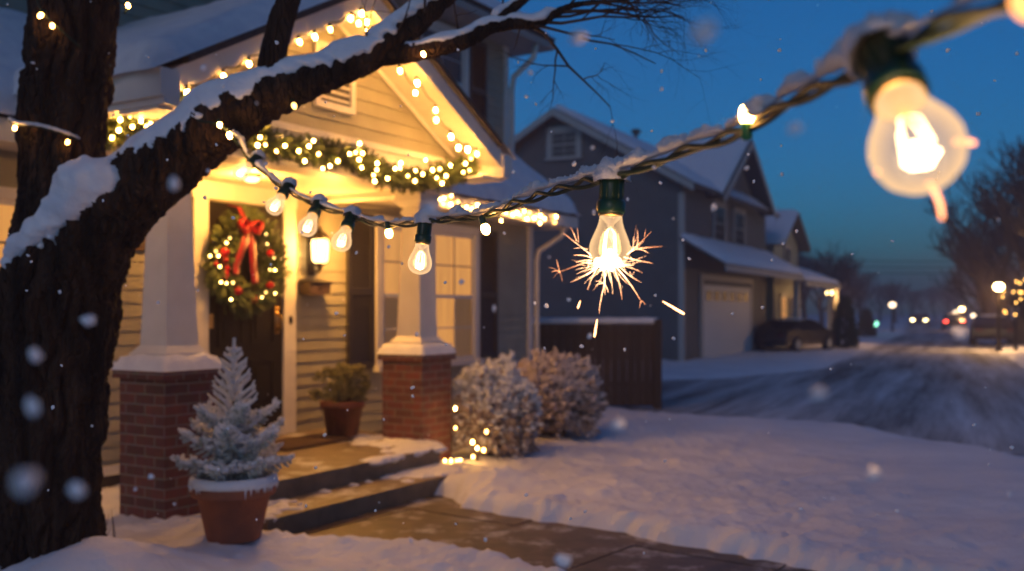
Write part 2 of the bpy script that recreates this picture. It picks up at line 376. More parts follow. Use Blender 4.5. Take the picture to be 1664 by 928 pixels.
# ================================================================== MAIN HOUSE
house = empty('house', HM, 'beige lap sided house with a lit gabled porch and snowy roofs', 'house')
def lap(b, x0, x1, z0, z1, y, clip=None, h=.125, t=.018, axis_x=True, sgn=-1):
    """lap siding on the plane y (or x when axis_x is False), boards facing sgn"""
    z = z0
    while z < z1-.001:
        zt = min(z+h, z1); a0, a1, c0, c1 = x0, x1, x0, x1
        if clip:
            a0, a1 = clip(z); c0, c1 = clip(zt)
        P = (lambda u, o, w: (u, y+sgn*o, w)) if axis_x else (lambda u, o, w: (y+sgn*o, u, w))
        b.add([P(a0, 0, z), P(a1, 0, z), P(a1, t, z), P(a0, t, z), P(c1, .003, zt), P(c0, .003, zt)], [(0, 1, 2, 3), (3, 2, 4, 5)])
        z = zt
WY = 1.64   # front wall plane of the ground floor
SY = 2.04   # front wall plane of the upper floor
b = MB(); lap(b, -3.6, 8.0, .17, 3.35, WY); lap(b, WY, 9, .17, 3.35, 8.0, axis_x=False, sgn=1); lap(b, WY, 9, .17, 3.35, -3.6, axis_x=False)
b.build('wall', SIDING, house)
b = MB(); lap(b, -3.6, 7.95, 3.5, 6.0, SY); lap(b, SY, 8.6, 3.5, 6.0, 7.95, axis_x=False, sgn=1); lap(b, SY, 8.6, 3.5, 6.0, -3.6, axis_x=False)
b.box(-3.5, 7.9, 8.5, 8.6, .0, 6); b.build('upper_wall', SIDING, house)
b = MB(); b.box(-3.62, 8.02, WY-.01, 9, -.1, .165); b.build('foundation', FOUND, house)
b = MB(); b.box(-3.6, .94, WY-.035, WY-.012, .165, .245)
b.build('skirting_board', TRIM, house)
b = MB(); b.box(7.9, 8.035, WY-.035, WY+.0, .17, 2.95); b.box(8.012, 8.036, WY+.002, WY+.11, .17, 2.95); b.build('corner_trim', TRIM, house)
b = MB(); b.box(7.86, 7.985, SY-.032, SY, 3.55, 5.75); b.box(7.962, 7.985, SY+.002, SY+.11, 3.55, 5.75); b.build('corner_trim', TRIM, house)
# skirt roof above the ground floor, with its soffit and eave board
EY = 1.12; EZ = 3.02; TZ = 3.95
def slab(b, quad, th):
    q = [Vector(p) for p in quad]; dz = Vector((0, 0, th)); vs = q+[p+dz for p in q]
    b.add(vs, [(3, 2, 1, 0), (4, 5, 6, 7), (0, 1, 5, 4), (1, 2, 6, 5), (2, 3, 7, 6), (3, 0, 4, 7)])
def roofquad(o=0):
    return [(-4.2, EY-o, EZ), (8.5+o, EY-o, EZ), (7.9, SY+.0, TZ), (-4.2, SY+.0, TZ)]
b = MB(); slab(b, roofquad(), .05); slab(b, [(8.5, EY, EZ), (8.5, 8.9, EZ), (7.9, 8.6, TZ), (7.9, SY, TZ)], .05)
rf = b.build('lower_roof', DARKROOF, house)
def snowslab(quad, th, name, parent, nu=60, nv=14, seed=0, lip=.04):
    """a thick rounded snow blanket lying on a sloping quad (eave edge first)"""
    q = [Vector(p) for p in quad]; b = MB(); vs = []
    nrm = (q[1]-q[0]).cross(q[3]-q[0]).normalized(); nrm = nrm if nrm.z > 0 else -nrm
    for j in range(nv+1):
        for i in range(nu+1):
            s, t = i/nu, j/nv
            p = q[0].lerp(q[1], s).lerp(q[3].lerp(q[2], s), t)
            e = min(s, 1-s)*(q[1]-q[0]).length; f = t*(q[3]-q[0]).length
            k = min(1, e/.14)**.5*min(1, (f+.0)/.14)**.45
            hgt = th*k*(1+.22*nz(p.x*1.7, p.y*1.7, p.z*1.7+seed)+.1*nz(p.x*6, p.y*6, p.z*6+seed))
            if j == 0: p = p - (q[3]-q[0]).normalized()*lip*(1+.8*nz(p.x*4, p.y*4, seed)); hgt = .0
            vs.append(p+nrm*hgt+Vector((0, 0, .052)))
    b.add(vs, [(j*(nu+1)+i, j*(nu+1)+i+1, (j+1)*(nu+1)+i+1, (j+1)*(nu+1)+i) for j in range(nv) for i in range(nu)])
    return b.build(name, SNOW, parent, True)
snowslab(roofquad(.03), .13, 'snow', rf, 160, 14, 1)
snowslab([(8.53, EY-.03, EZ), (8.53, 8.9, EZ), (7.9, 8.6, TZ), (7.9, SY, TZ)], .13, 'snow', rf, 60, 12, 2)
b = MB(); b.box(-4.2, -.45, EY-.02, EY+.02, EZ-.17, EZ-.005); b.build('eave_board', TRIM, house); b = MB(); b.box(4.05, 8.52, EY-.02, EY+.02, EZ-.17, EZ-.005)
b.box(8.48, 8.52, EY+.022, 8.9, EZ-.17, EZ-.005)
b.build('eave_board', TRIM, house)
b = MB(); b.box(-4.2, 8.48, EY+.022, WY+.02, EZ-.15, EZ-.10); b.build('soffit', SOFFIT, house)
# upper roof
b = MB(); slab(b, [(-4.2, SY-.55, 5.72), (8.5, SY-.55, 5.72), (4.5, 5.3, 8.0), (-4.2, 5.3, 8.0)], .06)
slab(b, [(8.5, SY-.55, 5.72), (8.5, 9.1, 5.72), (4.5, 5.3, 8.0), (4.5, 5.3, 8.001)], .06)
slab(b, [(8.5, 9.1, 5.72), (-4.2, 9.1, 5.72), (-4.2, 5.3, 8.0), (4.5, 5.3, 8.0)], .06)
ur = b.build('upper_roof', DARKROOF, house)
snowslab([(-4.2, SY-.55, 5.73), (8.5, SY-.55, 5.73), (4.5, 5.3, 8.0), (-4.2, 5.3, 8.0)], .12, 'snow', ur, 90, 14, 3)
snowslab([(8.5, SY-.55, 5.73), (8.5, 9.1, 5.73), (4.5, 5.32, 8.0), (4.5, 5.28, 8.0)], .12, 'snow', ur, 50, 14, 4)
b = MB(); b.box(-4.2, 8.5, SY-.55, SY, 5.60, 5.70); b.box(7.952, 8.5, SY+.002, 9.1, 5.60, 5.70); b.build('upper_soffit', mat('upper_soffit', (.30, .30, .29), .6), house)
b = MB(); b.tube([(8.05, SY-.48, 5.6), (8.03, SY-.44, 5.4), (8.02, SY-.1, 5.15), (8.03, SY-.06, 4.95), (8.03, SY-.06, 3.75)], .045, 8); b.build('downspout', TRIM, house, True)
b = MB(); b.tube([(8.25, EY+.06, 2.86), (8.22, EY+.10, 2.72), (8.10, WY-.10, 2.5), (8.09, WY-.07, 2.35), (8.09, WY-.07, .25)], .04, 8); b.build('downspout', TRIM, house, True)
# ---- porch: floor, steps
b = MB(); fl = [(.95, WY-.02), (.95, .5), (.52, .5), (.52, -.40), (2.85, -.40), (2.92, -.1), (3.35, .4), (3.62, WY-.02)]
b.prism(fl[::-1], -.05, .30, lambda p, q, t: (p, q, t)); b.build('porch_floor', CONC, house)
b = MB(); st = [(.18, -.85), (2.54, -.85), (2.85, -.42), (2.80, -.405), (.18, -.405)]
b.prism(st[::-1], -.08, .15, lambda p, q, t: (p, q, t)); b.build('step', CONC, house)
# snow drifts lying on the step ends and the porch edge
def melt(o, vox, it=4):
    m = o.modifiers.new('melt', 'REMESH'); m.mode = 'VOXEL'; m.voxel_size = vox; m.use_smooth_shade = True
    k = o.modifiers.new('soften', 'SMOOTH'); k.iterations = it; k.factor = .5; return o
def drift(name, pts, h, parent, M=None, m=SNOW, seed=0):
    """flat low pile of snow: pts = list of (x, y, z, radius)"""
    b = MB()
    for i, (x, y, z, r) in enumerate(pts):
        b.ball((x, y, z-.012), r, 18, 9, (1, 1, h/r), .45, seed+i, 2.2)
    return melt(b.build(name, m, parent, True), .012, 3)
dp = []
for i in range(34):
    s = U(1.9, 2.86); dp.append((s, -.36+U(0, .25)*(s > 2.3), .30, U(.05, .12)))
for i in range(34):
    s = 2.62+U(0, .6); dp.append((s, U(-.30, 0.9), .30, U(.07, .16)))
drift('snow', dp, .035, house, seed=3)
dp = []
for i in range(46):
    s = 2.75-abs(random.gauss(0, .42)); dp.append((s, -.80+U(0, .36), .15, U(.04, .11)))
for i in range(26):
    dp.append((U(.2, 2.6), -.41-U(0, .06), .15, U(.03, .07)))
for i in range(26):
    dp.append((U(.2, .75), -.8+U(0, .3), .15, U(.03, .08)))
drift('snow', dp, .03, house, seed=50)
# ---- columns
def column(x):
    c = MB(); c.frustum(x, .25, 1.33, 2.66, .148, .102); col = c.build('column', TRIM, house)
    p = MB(); p.box(x-.25, x+.25, .0, .5, -.1, 1.10); p.box(x-.285, x+.285, -.035, .535, 1.10, 1.175); p.build('brick_pier', BRICK, col)
    p = MB(); p.frustum(x, .25, 1.19, 1.285, .205, .205); p.frustum(x, .25, 1.285, 1.34, .195, .152); p.build('column_base', TRIM, col)
    p = MB(); p.frustum(x, .25, 2.58, 2.62, .122, .122); p.frustum(x, .25, 2.655, 2.71, .125, .165); p.frustum(x, .25, 2.71, 2.80, .165, .165); p.build('capital', TRIM, col)
    s = MB(); n = 22; vs = []
    for j in range(n+1):
        for i in range(n+1):
            a, c_ = i/n*2-1, j/n*2-1; e = max(abs(a), abs(c_))
            h = .085*(1-e**7)*(1+.3*nz(a*2+x, c_*2))+.03*math.exp(-((max(abs(a), abs(c_))-.78)/.1)**2)
            w = .298+.012*nz(a*5+x, c_*5)
            vs.append((x+a*w, .25+c_*w, 1.172+h-(.012 if e > .99 else 0)))
    s.add(vs, [(j*(n+1)+i, j*(n+1)+i+1, (j+1)*(n+1)+i+1, (j+1)*(n+1)+i) for j in range(n) for i in range(n)]); s.build('snow', SNOW, col, True)
column(.25); column(3.35)
# ---- beam and ceiling
b = MB(); b.box(-.02, 3.62, .0, .26, 2.80, 3.15); b.box(-.02, .24, .262, WY-.02, 2.80, 3.02); b.box(3.36, 3.62, .262, WY-.02, 2.80, 3.02)
b.box(-.05, 3.65, -.035, .0, 3.09, 3.15); b.box(-.05, 3.65, -.02, .0, 2.80, 2.84); b.build('porch_beam', TRIM, house)
b = MB(); b.box(.24, 3.36, .262, WY-.02, 2.86, 2.90); b.build('porch_ceiling', SOFFIT, house)
# ---- gable
GA, GS, GC, HWID = 4.19, .53, 1.8, 2.12
zl = lambda x: GA-GS*abs(x-GC)
b = MB(); lap(b, 0, 0, 3.15, 4.17, .03, clip=lambda z: (GC-(GA+.03-z)/GS, GC+(GA+.03-z)/GS)); b.build('gable_wall', SIDING, house)
b = MB(); f0, f1 = -.45, WY+.9
rake = MB(); sof = MB(); edge = MB()
for sg in (-1, 1):
    P = lambda dx, z: (GC+sg*dx, z)
    rake.prism([P(0, GA-.02), P(HWID+.02, GA-.02-GS*(HWID+.02)), P(HWID+.02, GA+.15-GS*(HWID+.02)), P(0, GA+.15)], f0, f0+.04, lambda p, q, t: (p, t, q))
    rake.prism([P(0, GA-.05), P(HWID-.1, GA-.05-GS*(HWID-.1)), P(HWID-.1, GA+.02-GS*(HWID-.1)), P(0, GA+.02)], -.012, .0, lambda p, q, t: (p, t, q))
    sof.prism([P(0, GA), P(HWID, GA-GS*HWID), P(HWID, GA+.03-GS*HWID), P(0, GA+.03)], f0+.042, f1, lambda p, q, t: (p, t, q))
    edge.prism([P(0, GA+.155), P(HWID-.12, GA+.155-GS*(HWID-.12)), P(HWID-.12, GA+.20-GS*(HWID-.12)), P(0, GA+.20)], f0-.05, f1, lambda p, q, t: (p, t, q))
    # eave box along the side and its cornice return on the front
    xe = GC+sg*HWID; ez = zl(xe)
    for (w0, w1, z0, z1) in ((.0, .10, ez-.04, ez+.15), (.02, .07, ez-.09, ez-.042)):
        xa, xb = sorted((xe-sg*.06, xe+sg*(w1)));
        rake.box(xa, xb, f0-.03, WY-.5, z0, z1)
    xa, xb = sorted((xe-sg*.34, xe+sg*.06)); rake.box(xa, xb, f0+.0415, .0, ez-.115, ez-.092)
rake.build('rake_board', TRIM, house); sof.build('gable_soffit', SOFFIT, house)
pr = edge.build('porch_roof', DARKROOF, house)
for sg in (-1, 1):
    xe = GC+sg*(HWID+.10); ze = GA+.16-GS*(HWID+.10)
    q = [(xe, f0-.05, ze), (xe, f1, ze), (GC, f1, GA+.16), (GC, f0-.05, GA+.16)]
    snowslab(q, .15 if sg < 0 else .10, 'snow', pr, 40, 34, 11+sg, .07)
b = MB(); vx0, vx1, vz0, vz1 = 1.56, 2.08, 3.36, 3.93
for (a, c, d, e) in ((vx0, vx1, vz0, vz0+.06), (vx0, vx1, vz1-.06, vz1), (vx0, vx0+.06, vz0+.062, vz1-.062), (vx1-.06, vx1, vz0+.062, vz1-.062)): b.box(a, c, -.02, .012, d, e)
for k in range(7):
    z = vz0+.085+k*.062; b.prism([(-.012, z), (.012, z+.03), (.02, z+.05), (-.004, z+.02)], vx0+.058, vx1-.058, lambda p, q, t: (t, p, q))
vt = b.build('gable_vent', TRIM, house)
b = MB(); b.box(vx0+.05, vx1-.05, .0, .011, vz0+.05, vz1-.05); b.build('vent_back', SHUT, vt)
# ---- door
b = MB(); x0, x1, z0, z1, y = 1.80, 2.80, .40, 2.66, WY-.03
b.box(x0, x1, y-.012, y+.0, z0, z1)
door = b.build('door', DOORM, house)
b = MB()
for (a, c, d, e) in ((1.92, 2.25, .62, 1.10), (2.35, 2.68, .62, 1.10), (1.92, 2.25, 1.25, 2.50), (2.35, 2.68, 1.25, 2.50)):
    for (p, q, r, s) in ((a, c, d, d+.03), (a, c, e-.03, e), (a, a+.03, d+.032, e-.032), (c-.03, c, d+.032, e-.032)): b.box(p, q, y-.026, y-.0125, r, s)
    b.box(a+.07, c-.07, y-.022, y-.0125, d+.07, e-.07)
b.build('panel', DOORM, door)
b = MB(); hx = 2.72; b.box(hx-.03, hx+.03, y-.02, y-.0125, 1.36, 1.64); b.tube([(hx, y-.02, 1.56), (hx, y-.07, 1.54), (hx, y-.075, 1.44), (hx, y-.02, 1.40)], .013, 8); b.ball((hx, y-.035, 1.62), .018)
b.build('handle', BRASS, door, True)
for hz in (1.02, 1.50, 2.3): b = MB(); b.box(1.803, 1.855, y-.03, y-.0125, hz-.07, hz+.07); b.build('hinge', BRASS, door)
b = MB(); b.box(1.62, 1.797, WY-.065, WY-.019, .31, 2.68); b.box(2.803, 2.98, WY-.065, WY-.019, .31, 2.68); b.box(1.60, 3.0, WY-.065, WY-.019, 2.682, 2.855); b.box(1.80, 2.80, WY-.09, WY-.019, .31, .398)
b.build('door_frame', TRIM, house)
b = MB(); b.ball((2.90, WY-.066, 1.50), .03, 12, 8, (.9, .45, 1.6)); b.build('doorbell', DARKM, house, True)
# ---- windows and shutters
def window(x0, x1, z0, z1, y, units, parent=house, trim=.11, frm=TRIM, name='window', shows=None, sill=True, muntin=True):
    b = MB(); t = trim
    b.box(x0-t, x1+t, y-.06, y-.004, z1, z1+t); b.box(x0-t, x0, y-.06, y-.004, z0, z1-.002); b.box(x1, x1+t, y-.06, y-.004, z0, z1-.002)
    w = (x1-x0)/units; mid = (z0+z1)/2
    for k in range(1, units): b.box(x0+k*w-.06, x0+k*w+.06, y-.055, y-.004, z0, z1-.002)
    for k in range(units):
        a = x0+k*w+(.062 if k else .002); c = x0+(k+1)*w-(.062 if k < units-1 else .002)
        for (zz0, zz1, dy) in ((z0, mid+.02, .0), (mid-.02, z1-.004, .008)):
            for (p, q, r, s) in ((a, c, zz0, zz0+.045), (a, c, zz1-.045, zz1), (a, a+.045, zz0+.046, zz1-.046), (c-.045, c, zz0+.046, zz1-.046)): b.box(p, q, y-.045+dy, y-.025+dy, r, s)
            if muntin:
                m = (a+c)/2; b.box(m-.01, m+.01, y-.041+dy, y-.029+dy, zz0+.046, zz1-.046); zc = (zz0+zz1)/2; b.box(a+.046, m-.011, y-.041+dy, y-.029+dy, zc-.01, zc+.01); b.box(m+.011, c-.046, y-.041+dy, y-.029+dy, zc-.01, zc+.01)
    f = b.build(name, frm, parent)
    g = MB(); g.add([(x0, y-.034, z0), (x1, y-.034, z0), (x1, y-.034, z1), (x0, y-.034, z1)], [(0, 1, 2, 3)]); g.build('pane', PANE, f)
    if sill:
        s = MB(); s.box(x0-t-.04, x1+t+.04, y-.12, y-.004, z0-.07, z0-.002); s.build('sill', frm, f)
    if shows:
        for (a, c, d, e, m) in shows:
            g = MB(); n = 30; vs = []
            for i in range(n+1):
                xx = lerp(a, c, i/n); yy = y-.012+.004*math.sin(xx*60)
                vs += [(xx, yy, d), (xx, yy, e)]
            g.add(vs, [(2*i, 2*i+2, 2*i+3, 2*i+1) for i in range(n)]); g.build('curtain', m, f, True)
    else:
        g = MB(); g.box(x0, x1, y-.02, y-.016, z0, z1); g.build('dark_room', DARKP, f)
    return f
wx0, wx1, wz0, wz1 = 4.42, 6.40, .95, 2.62
wm = (wx0+wx1)/2; wzm = (wz0+wz1)/2
window(wx0, wx1, wz0, wz1, WY-.019, 2, shows=[(wx0, wm, wzm, wz1, CURT), (wx0, wm, wz0, wzm-.001, CURTD), (wm+.001, wx1, wzm, wz1, CURT), (wm+.001, lerp(wm, wx1, .55), wz0, wzm-.001, CURT), (lerp(wm, wx1, .55)+.001, wx1, wz0, wzm-.001, CURTD)])
def shutter(x0, x1, z0, z1, y, parent=house):
    b = MB()
    for (p, q, r, s) in ((x0, x0+.06, z0, z1), (x1-.06, x1, z0, z1), (x0+.061, x1-.061, z0, z0+.09), (x0+.061, x1-.061, z1-.09, z1), (x0+.061, x1-.061, (z0+z1)/2-.04, (z0+z1)/2+.04)): b.box(p, q, y-.045, y-.004, r, s)
    for (a, c) in ((z0+.09, (z0+z1)/2-.04), ((z0+z1)/2+.04, z1-.09)):
        n = int((c-a)/.045)
        for k in range(n):
            z = a+k*(c-a)/n; b.prism([(-.038, z), (-.030, z-.002), (-.008, z+.038), (-.016, z+.042)], x0+.058, x1-.058, lambda p, q, t: (t, y+p, q))
    b.box(x0+.05, x1-.05, y-.007, y-.0045, z0+.05, z1-.05)
    return b.build('shutter', SHUT, parent)
shutter(3.83, 4.28, .92, 2.72, WY-.018); shutter(6.54, 7.0, .92, 2.72, WY-.018)
window(-1.3, -.02, 1.15, 2.48, WY-.019, 1, trim=.09, shows=[(-1.3, -.02, 1.15, 2.48, CURT)])
window(5.72, 6.74, 4.12, 5.42, SY-.019, 1, trim=.10); shutter(6.88, 7.34, 4.05, 5.5, SY-.018)
window(2.66, 3.6, 4.45, 5.4, SY-.019, 1, trim=.10)
# porch ceiling lamp (its glow shows on the ceiling behind the limb)
cl = empty('ceiling_lamp', HM @ Matrix.Translation((1.75, .95, 2.86)), 'small round flush lamp on the porch ceiling in front of the door', 'ceiling lamp')
b = MB(); b.lathe([(.09, 0), (.09, -.02), (.075, -.03)], 20); b.build('lamp_base', BRASS, cl, True)
b = MB(); b.lathe([(.075, -.028), (.07, -.05), (.04, -.07), (.005, -.075)], 20); b.build('lamp_shade', LANT, cl, True)
point_light('ceiling_lamp_light', (0, 0, -.16), 46, WARM, .07, cl)
# ---- wall lantern, mailbox, plaque, mat
def hthing(name, x, y, z, label, cat, group=None): return empty(name, HM @ Matrix.Translation((x, y, z)), label, cat, group)
p = wall_at(520, 405, WY-.16)
lan = hthing('wall_lantern', p.x, WY-.16, p.z, 'glowing wall lantern with dark cap on siding right of the front door', 'lantern')
b = MB(); b.lathe([(.055, -.15), (.085, -.12), (.095, .06), (.085, .10), (.05, .12)], 16); b.build('lamp_shade', LANT, lan, True)
b = MB(); b.lathe([(.115, .105), (.105, .13), (.05, .185), (.02, .20), (.018, .23), (.003, .24)], 16); b.lathe([(.06, -.15), (.055, -.17), (.02, -.19), (.022, -.22), (.003, -.25)], 14)
for k in range(6):
    a = k*math.pi/3+.3; b.tube([(.088*math.cos(a), .088*math.sin(a), -.14), (.1*math.cos(a), .1*math.sin(a), .11)], .005, 5)
b.build('lantern_frame', DARKM, lan, True)
b = MB(); b.box(-.05, .05, .125, .14, -.28, .12); b.tube([(0, .125, -.1), (0, .09, -.22), (0, .04, -.25), (0, .0, -.24)], .011, 7); b.build('bracket', DARKM, lan)
point_light('wall_lantern_light', (0, -.16, .02), 78, WARM, .08, lan)
p = wall_at(513, 467, WY-.1)
mb = hthing('mailbox', p.x, WY-.09, p.z, 'small dark wall mailbox below the glowing porch lantern', 'mailbox')
b = MB(); b.box(-.16, .16, -.08, .07, -.08, .05); b.build('mailbox_body', mat('mailbox_paint', (.04, .022, .014), .5), mb)
b = MB(); b.prism([(-.095, .045), (.07, .075), (.07, .085), (-.1, .058)], -.17, .17, lambda p, q, t: (t, p, q)); b.box(-.02, .02, -.088, -.081, -.03, .0); b.build('lid', DARKM, mb)
p = wall_at(229, 395, WY-.04)
b = MB(); b.box(-.13, .13, -.012, .012, -.07, .07); b.box(-.115, .115, -.016, -.0125, -.055, .055)
o = b.build('wall_plaque', mat('plaque_brown', (.06, .03, .018), .5), None); o.matrix_world = HM @ Matrix.Translation((p.x, WY-.035, p.z)); tag(o, 'blank dark brown plaque on siding between tree limb and column', 'plaque')
b = MB(); b.box(-.5, .5, -.3, .3, 0, .018); b.box(-.46, .46, -.26, .26, .018, .024)
o = b.build('door_mat', MATM); o.matrix_world = HM @ Matrix.Translation((2.4, .95, .303)); tag(o, 'dark brown doormat lying on the porch floor before the door', 'doormat')

# ================================================================== evergreen decorations
def sprig(b, p, d, L, r=.006, n=7, up=None, needle=.035, droop=0):
    """fir twig: a spine with needles on both sides"""
    d = Vector(d).normalized(); p = Vector(p); a = d.orthogonal().normalized(); a.rotate(Matrix.Rotation(U(0, 6.3), 3, d))
    for k in range(n):
        t = (k+.5)/n; q = p+d*L*t-Vector((0, 0, droop*t*t))
        for s in (-1, 1):
            e = (d*.75+a*s*.75+Vector((U(-.2, .2), U(-.2, .2), U(-.2, .2)))).normalized()
            nl = needle*(1-.35*t); w = d.cross(e).cross(e).normalized()*.0055
            b.add([q-w, q+w, q+e*nl*.6+w*1.1, q+e*nl, q+e*nl*.6-w*1.1], [(0, 1, 2, 3, 4)])
    b.tube([p, p+d*L-Vector((0, 0, droop))], [.006, .002], 3, False)
VAR = {}
def vary(m):
    if m.name not in VAR:
        VAR[m.name] = [m]
        for f_ in (.35, .6, 1.5):
            c = m.copy(); e = [n for n in c.node_tree.nodes if n.type == 'EMISSION'][0]; e.inputs[1].default_value *= f_; VAR[m.name].append(c)
    return random.choice(VAR[m.name])
def mini(parent, p, m, r=.02, name='bulb', sock=True, d=(0, 0, -1), long=1.5, sm=SOCK):
    d = Vector(d).normalized(); q = Vector((0, 0, 1)).rotation_difference(-d).to_matrix().to_4x4()
    if m in (MINI, MINIC, C9, DIM) and r > .0105-1e-6 and r != .0145: m = vary(m); r *= U(.8, 1.15)
    b = MB(); b.ball((0, 0, 0), r, 8, 6, (1, 1, long)); o = b.build(name, m, parent, True); o.matrix_local = Matrix.Translation(p) @ q
    if sock:
        s = MB(); s.lathe([(r*.62, r*long*.7), (r*.72, r*long*.9), (r*.70, r*long+r*1.5), (r*.3, r*long+r*1.7)], 8); s.build('socket', sm, o, True)
    return o
# wreath on the door
wc = wall_at(397, 428, WY-.13)
wr = hthing('wreath', wc.x, WY-.13, wc.z, 'round green fir wreath with red bow and lights on the dark door', 'wreath')
b = MB()
for i in range(900):
    a = U(0, 6.283); ph = U(0, 6.283); rr = .345+.10*math.cos(ph)*U(.5, 1); yy = -.075*math.sin(ph)-.02
    c = Vector((rr*math.cos(a), yy, rr*math.sin(a))); rad = Vector((math.cos(a), 0, math.sin(a))); tan = Vector((-math.sin(a), 0, math.cos(a)))
    d = rad*(math.cos(ph)*1.0+.25)+tan*U(.2, 1.0)+Vector((0, -abs(math.sin(ph))*.5-.05, 0))
    sprig(b, c, d, U(.07, .15), n=6, needle=.042)
b.build('fir_ring', GREENLEAF, wr)
C2 = lambda x, y: (300+x/4.22, 320+y/4.22)
def wloc(x, y, dy=-.12):
    q = wall_at(*C2(x, y), WY-.13+dy); return Vector((q.x-wc.x, dy, q.z-wc.z))
for (x, y, r) in ((273, 380, .046), (277, 432, .034), (293, 493, .036), (280, 530, .04), (367, 645, .042), (475, 700, .046), (587, 608, .042), (590, 388, .042), (215, 462, .025)):
    b = MB(); b.ball((0, 0, 0), r, 14, 10); o = b.build('ornament', ORN, wr, True); o.location = wloc(x, y)
    s = MB(); s.lathe([(r*.28, r*.95), (r*.28, r*1.2), (r*.1, r*1.3)], 8); s.build('ornament_cap', BRASS, o)
for (x, y) in ((310, 282), (288, 315), (215, 373), (175, 405), (232, 405), (242, 478), (250, 585), (288, 592), (332, 588), (318, 703), (560, 255), (566, 323), (614, 418), (666, 425), (585, 500), (620, 502), (558, 655), (531, 687), (620, 662)):
    mini(wr, wloc(x, y, -.135), DIM, .0105, sock=False, long=1.1)
def ribbon(b, pts, w, th=.006, side=(0, 1, 0)):
    pts = [Vector(p) for p in pts]; vs = []
    for i, p in enumerate(pts):
        t = (pts[min(i+1, len(pts)-1)]-pts[max(i-1, 0)]).normalized()
        sd = Vector(side) if not callable(side) else side(i); sd = (sd-t*sd.dot(t)).normalized(); nn = t.cross(sd); ww = w[i] if hasattr(w, '__len__') else w
        vs += [p+sd*ww/2+nn*th/2, p-sd*ww/2+nn*th/2, p-sd*ww/2-nn*th/2, p+sd*ww/2-nn*th/2]
    fs = [(4*i+k, 4*i+(k+1) % 4, 4*i+4+(k+1) % 4, 4*i+4+k) for i in range(len(pts)-1) for k in range(4)]+[(3, 2, 1, 0), tuple(4*(len(pts)-1)+k for k in range(4))]
    b.add(vs, fs)
kn = wloc(437, 210, -.17); b = MB()
for sx in (-1, 1):
    for (ln, hh, dz) in ((.13, .07, .03), (.09, .04, -.045)):
        lp = [kn+Vector((sx*ln*(1-math.cos(a))/2*1.0, -.03*math.sin(a/2), dz*(1-math.cos(a))/2+hh*math.sin(a)*(.35+.65*(1-math.cos(a))/2))) for a in [2*math.pi*k/22 for k in range(23)]]
        ribbon(b, lp, .10, side=(0, 1, 0))
for (ex, ez, w) in ((-.17, -.46, .07), (.09, -.54, .085)):
    ribbon(b, bez([tuple(kn), tuple(kn+Vector((ex*.4, -.02, ez*.35))), tuple(kn+Vector((ex*.8, .0, ez*.75))), tuple(kn+Vector((ex, -.01, ez)))], 7), [.04+.01*min(k, 6)+(w-.1)*k/21 for k in range(22)], side=(1, 0, 0))
b.ball(kn+Vector((0, -.02, 0)), .035, 12, 8, (1, .8, 1.1))
ribbon(b, [kn, kn+Vector((-.02, .1, .20)), Vector((kn.x-.03, .10, .58))], .055, side=(1, 0, 0))
b.build('bow', RED, wr, True)
# garland along the beam and round its end
gar = hthing('garland', 0, 0, 3.0, 'long green fir garland with warm lights swagged along the porch beam', 'garland')
gpts = [(-.13, 1.0, 2.93), (-.13, .6, 2.90), (-.14, .25, 2.98), (-.12, -.06, 3.06), (.0, -.12, 3.09), (.22, -.10, 3.02), (.65, -.09, 3.02), (.95, -.09, 2.94), (1.5, -.09, 2.96), (2.0, -.09, 2.95), (2.3, -.10, 2.87), (2.7, -.10, 2.85), (3.1, -.09, 2.91), (3.5, -.10, 3.02), (3.75, -.12, 3.10)]
gp = bez(gpts, 24); b = MB()
for i in range(len(gp)*8):
    k = U(0, len(gp)-1.01); j = int(k); p = Vector(gp[j]).lerp(Vector(gp[j+1]), k-j); t = (Vector(gp[min(j+1, len(gp)-1)])-Vector(gp[j])).normalized()
    th = .7+.35*nz(k*.09, 3)
    d = Vector((U(-1, 1), U(-1, .35), U(-1.1, .8)))+t*U(-.6, .6)
    sprig(b, p+d*.03-Vector((0, 0, 3.0)), d, U(.06, .145)*th*1.3, n=6, needle=.04)
b.build('fir_rope', GREENLEAF, gar)
sb = []
for i in range(70):
    k = U(3*24, 9*24); j = int(k); p = Vector(gp[j]); sb.append((p.x, p.y+U(-.05, .05), p.z-3.0+.075+U(-.015, .01), U(.02, .05)))
drift('snow', sb, .022, gar, seed=90)
C4 = lambda x, y: (140+x/3.868, 100+y/3.868); C3 = lambda x, y: (400+x/3.094, y/3.094); C8 = lambda x, y: (640+x/4.219, 180+y/4.219)
lit = []
for (x, y) in ((215, 323), (280, 343), (322, 326), (354, 325), (85, 388), (124, 413), (206, 432), (214, 367), (290, 410), (345, 375), (405, 388), (380, 408), (110, 476), (163, 479), (460, 263), (443, 291)):
    lit.append(side_at(*C4(x, y), -.22))
for (x, y) in ((505, 305), (613, 328), (568, 355), (613, 390), (652, 380), (462, 422), (525, 430), (540, 475), (740, 298)): lit.append(wall_at(*C4(x, y), -.2))
for (x, y) in ((77, 620), (70, 690), (57, 730), (97, 728), (153, 760), (195, 733), (265, 760), (295, 810), (316, 735), (339, 708), (364, 775), (385, 848), (422, 834), (461, 810), (520, 773), (550, 767), (570, 722), (585, 770), (568, 802), (581, 843), (659, 821), (657, 853), (641, 880), (646, 911), (711, 897), (748, 847), (777, 820), (774, 845), (852, 857), (902, 805), (888, 875), (849, 910), (937, 855), (974, 850), (1027, 832), (958, 895), (1005, 884), (985, 921), (1114, 755), (1130, 798), (1103, 823), (1121, 857), (1092, 866), (1170, 887), (813, 885)):
    lit.append(wall_at(*C3(x, y), -.2))
for p in lit: mini(gar, p-Vector((0, 0, 3.0)), MINIC, .012, sock=False, long=1.15)
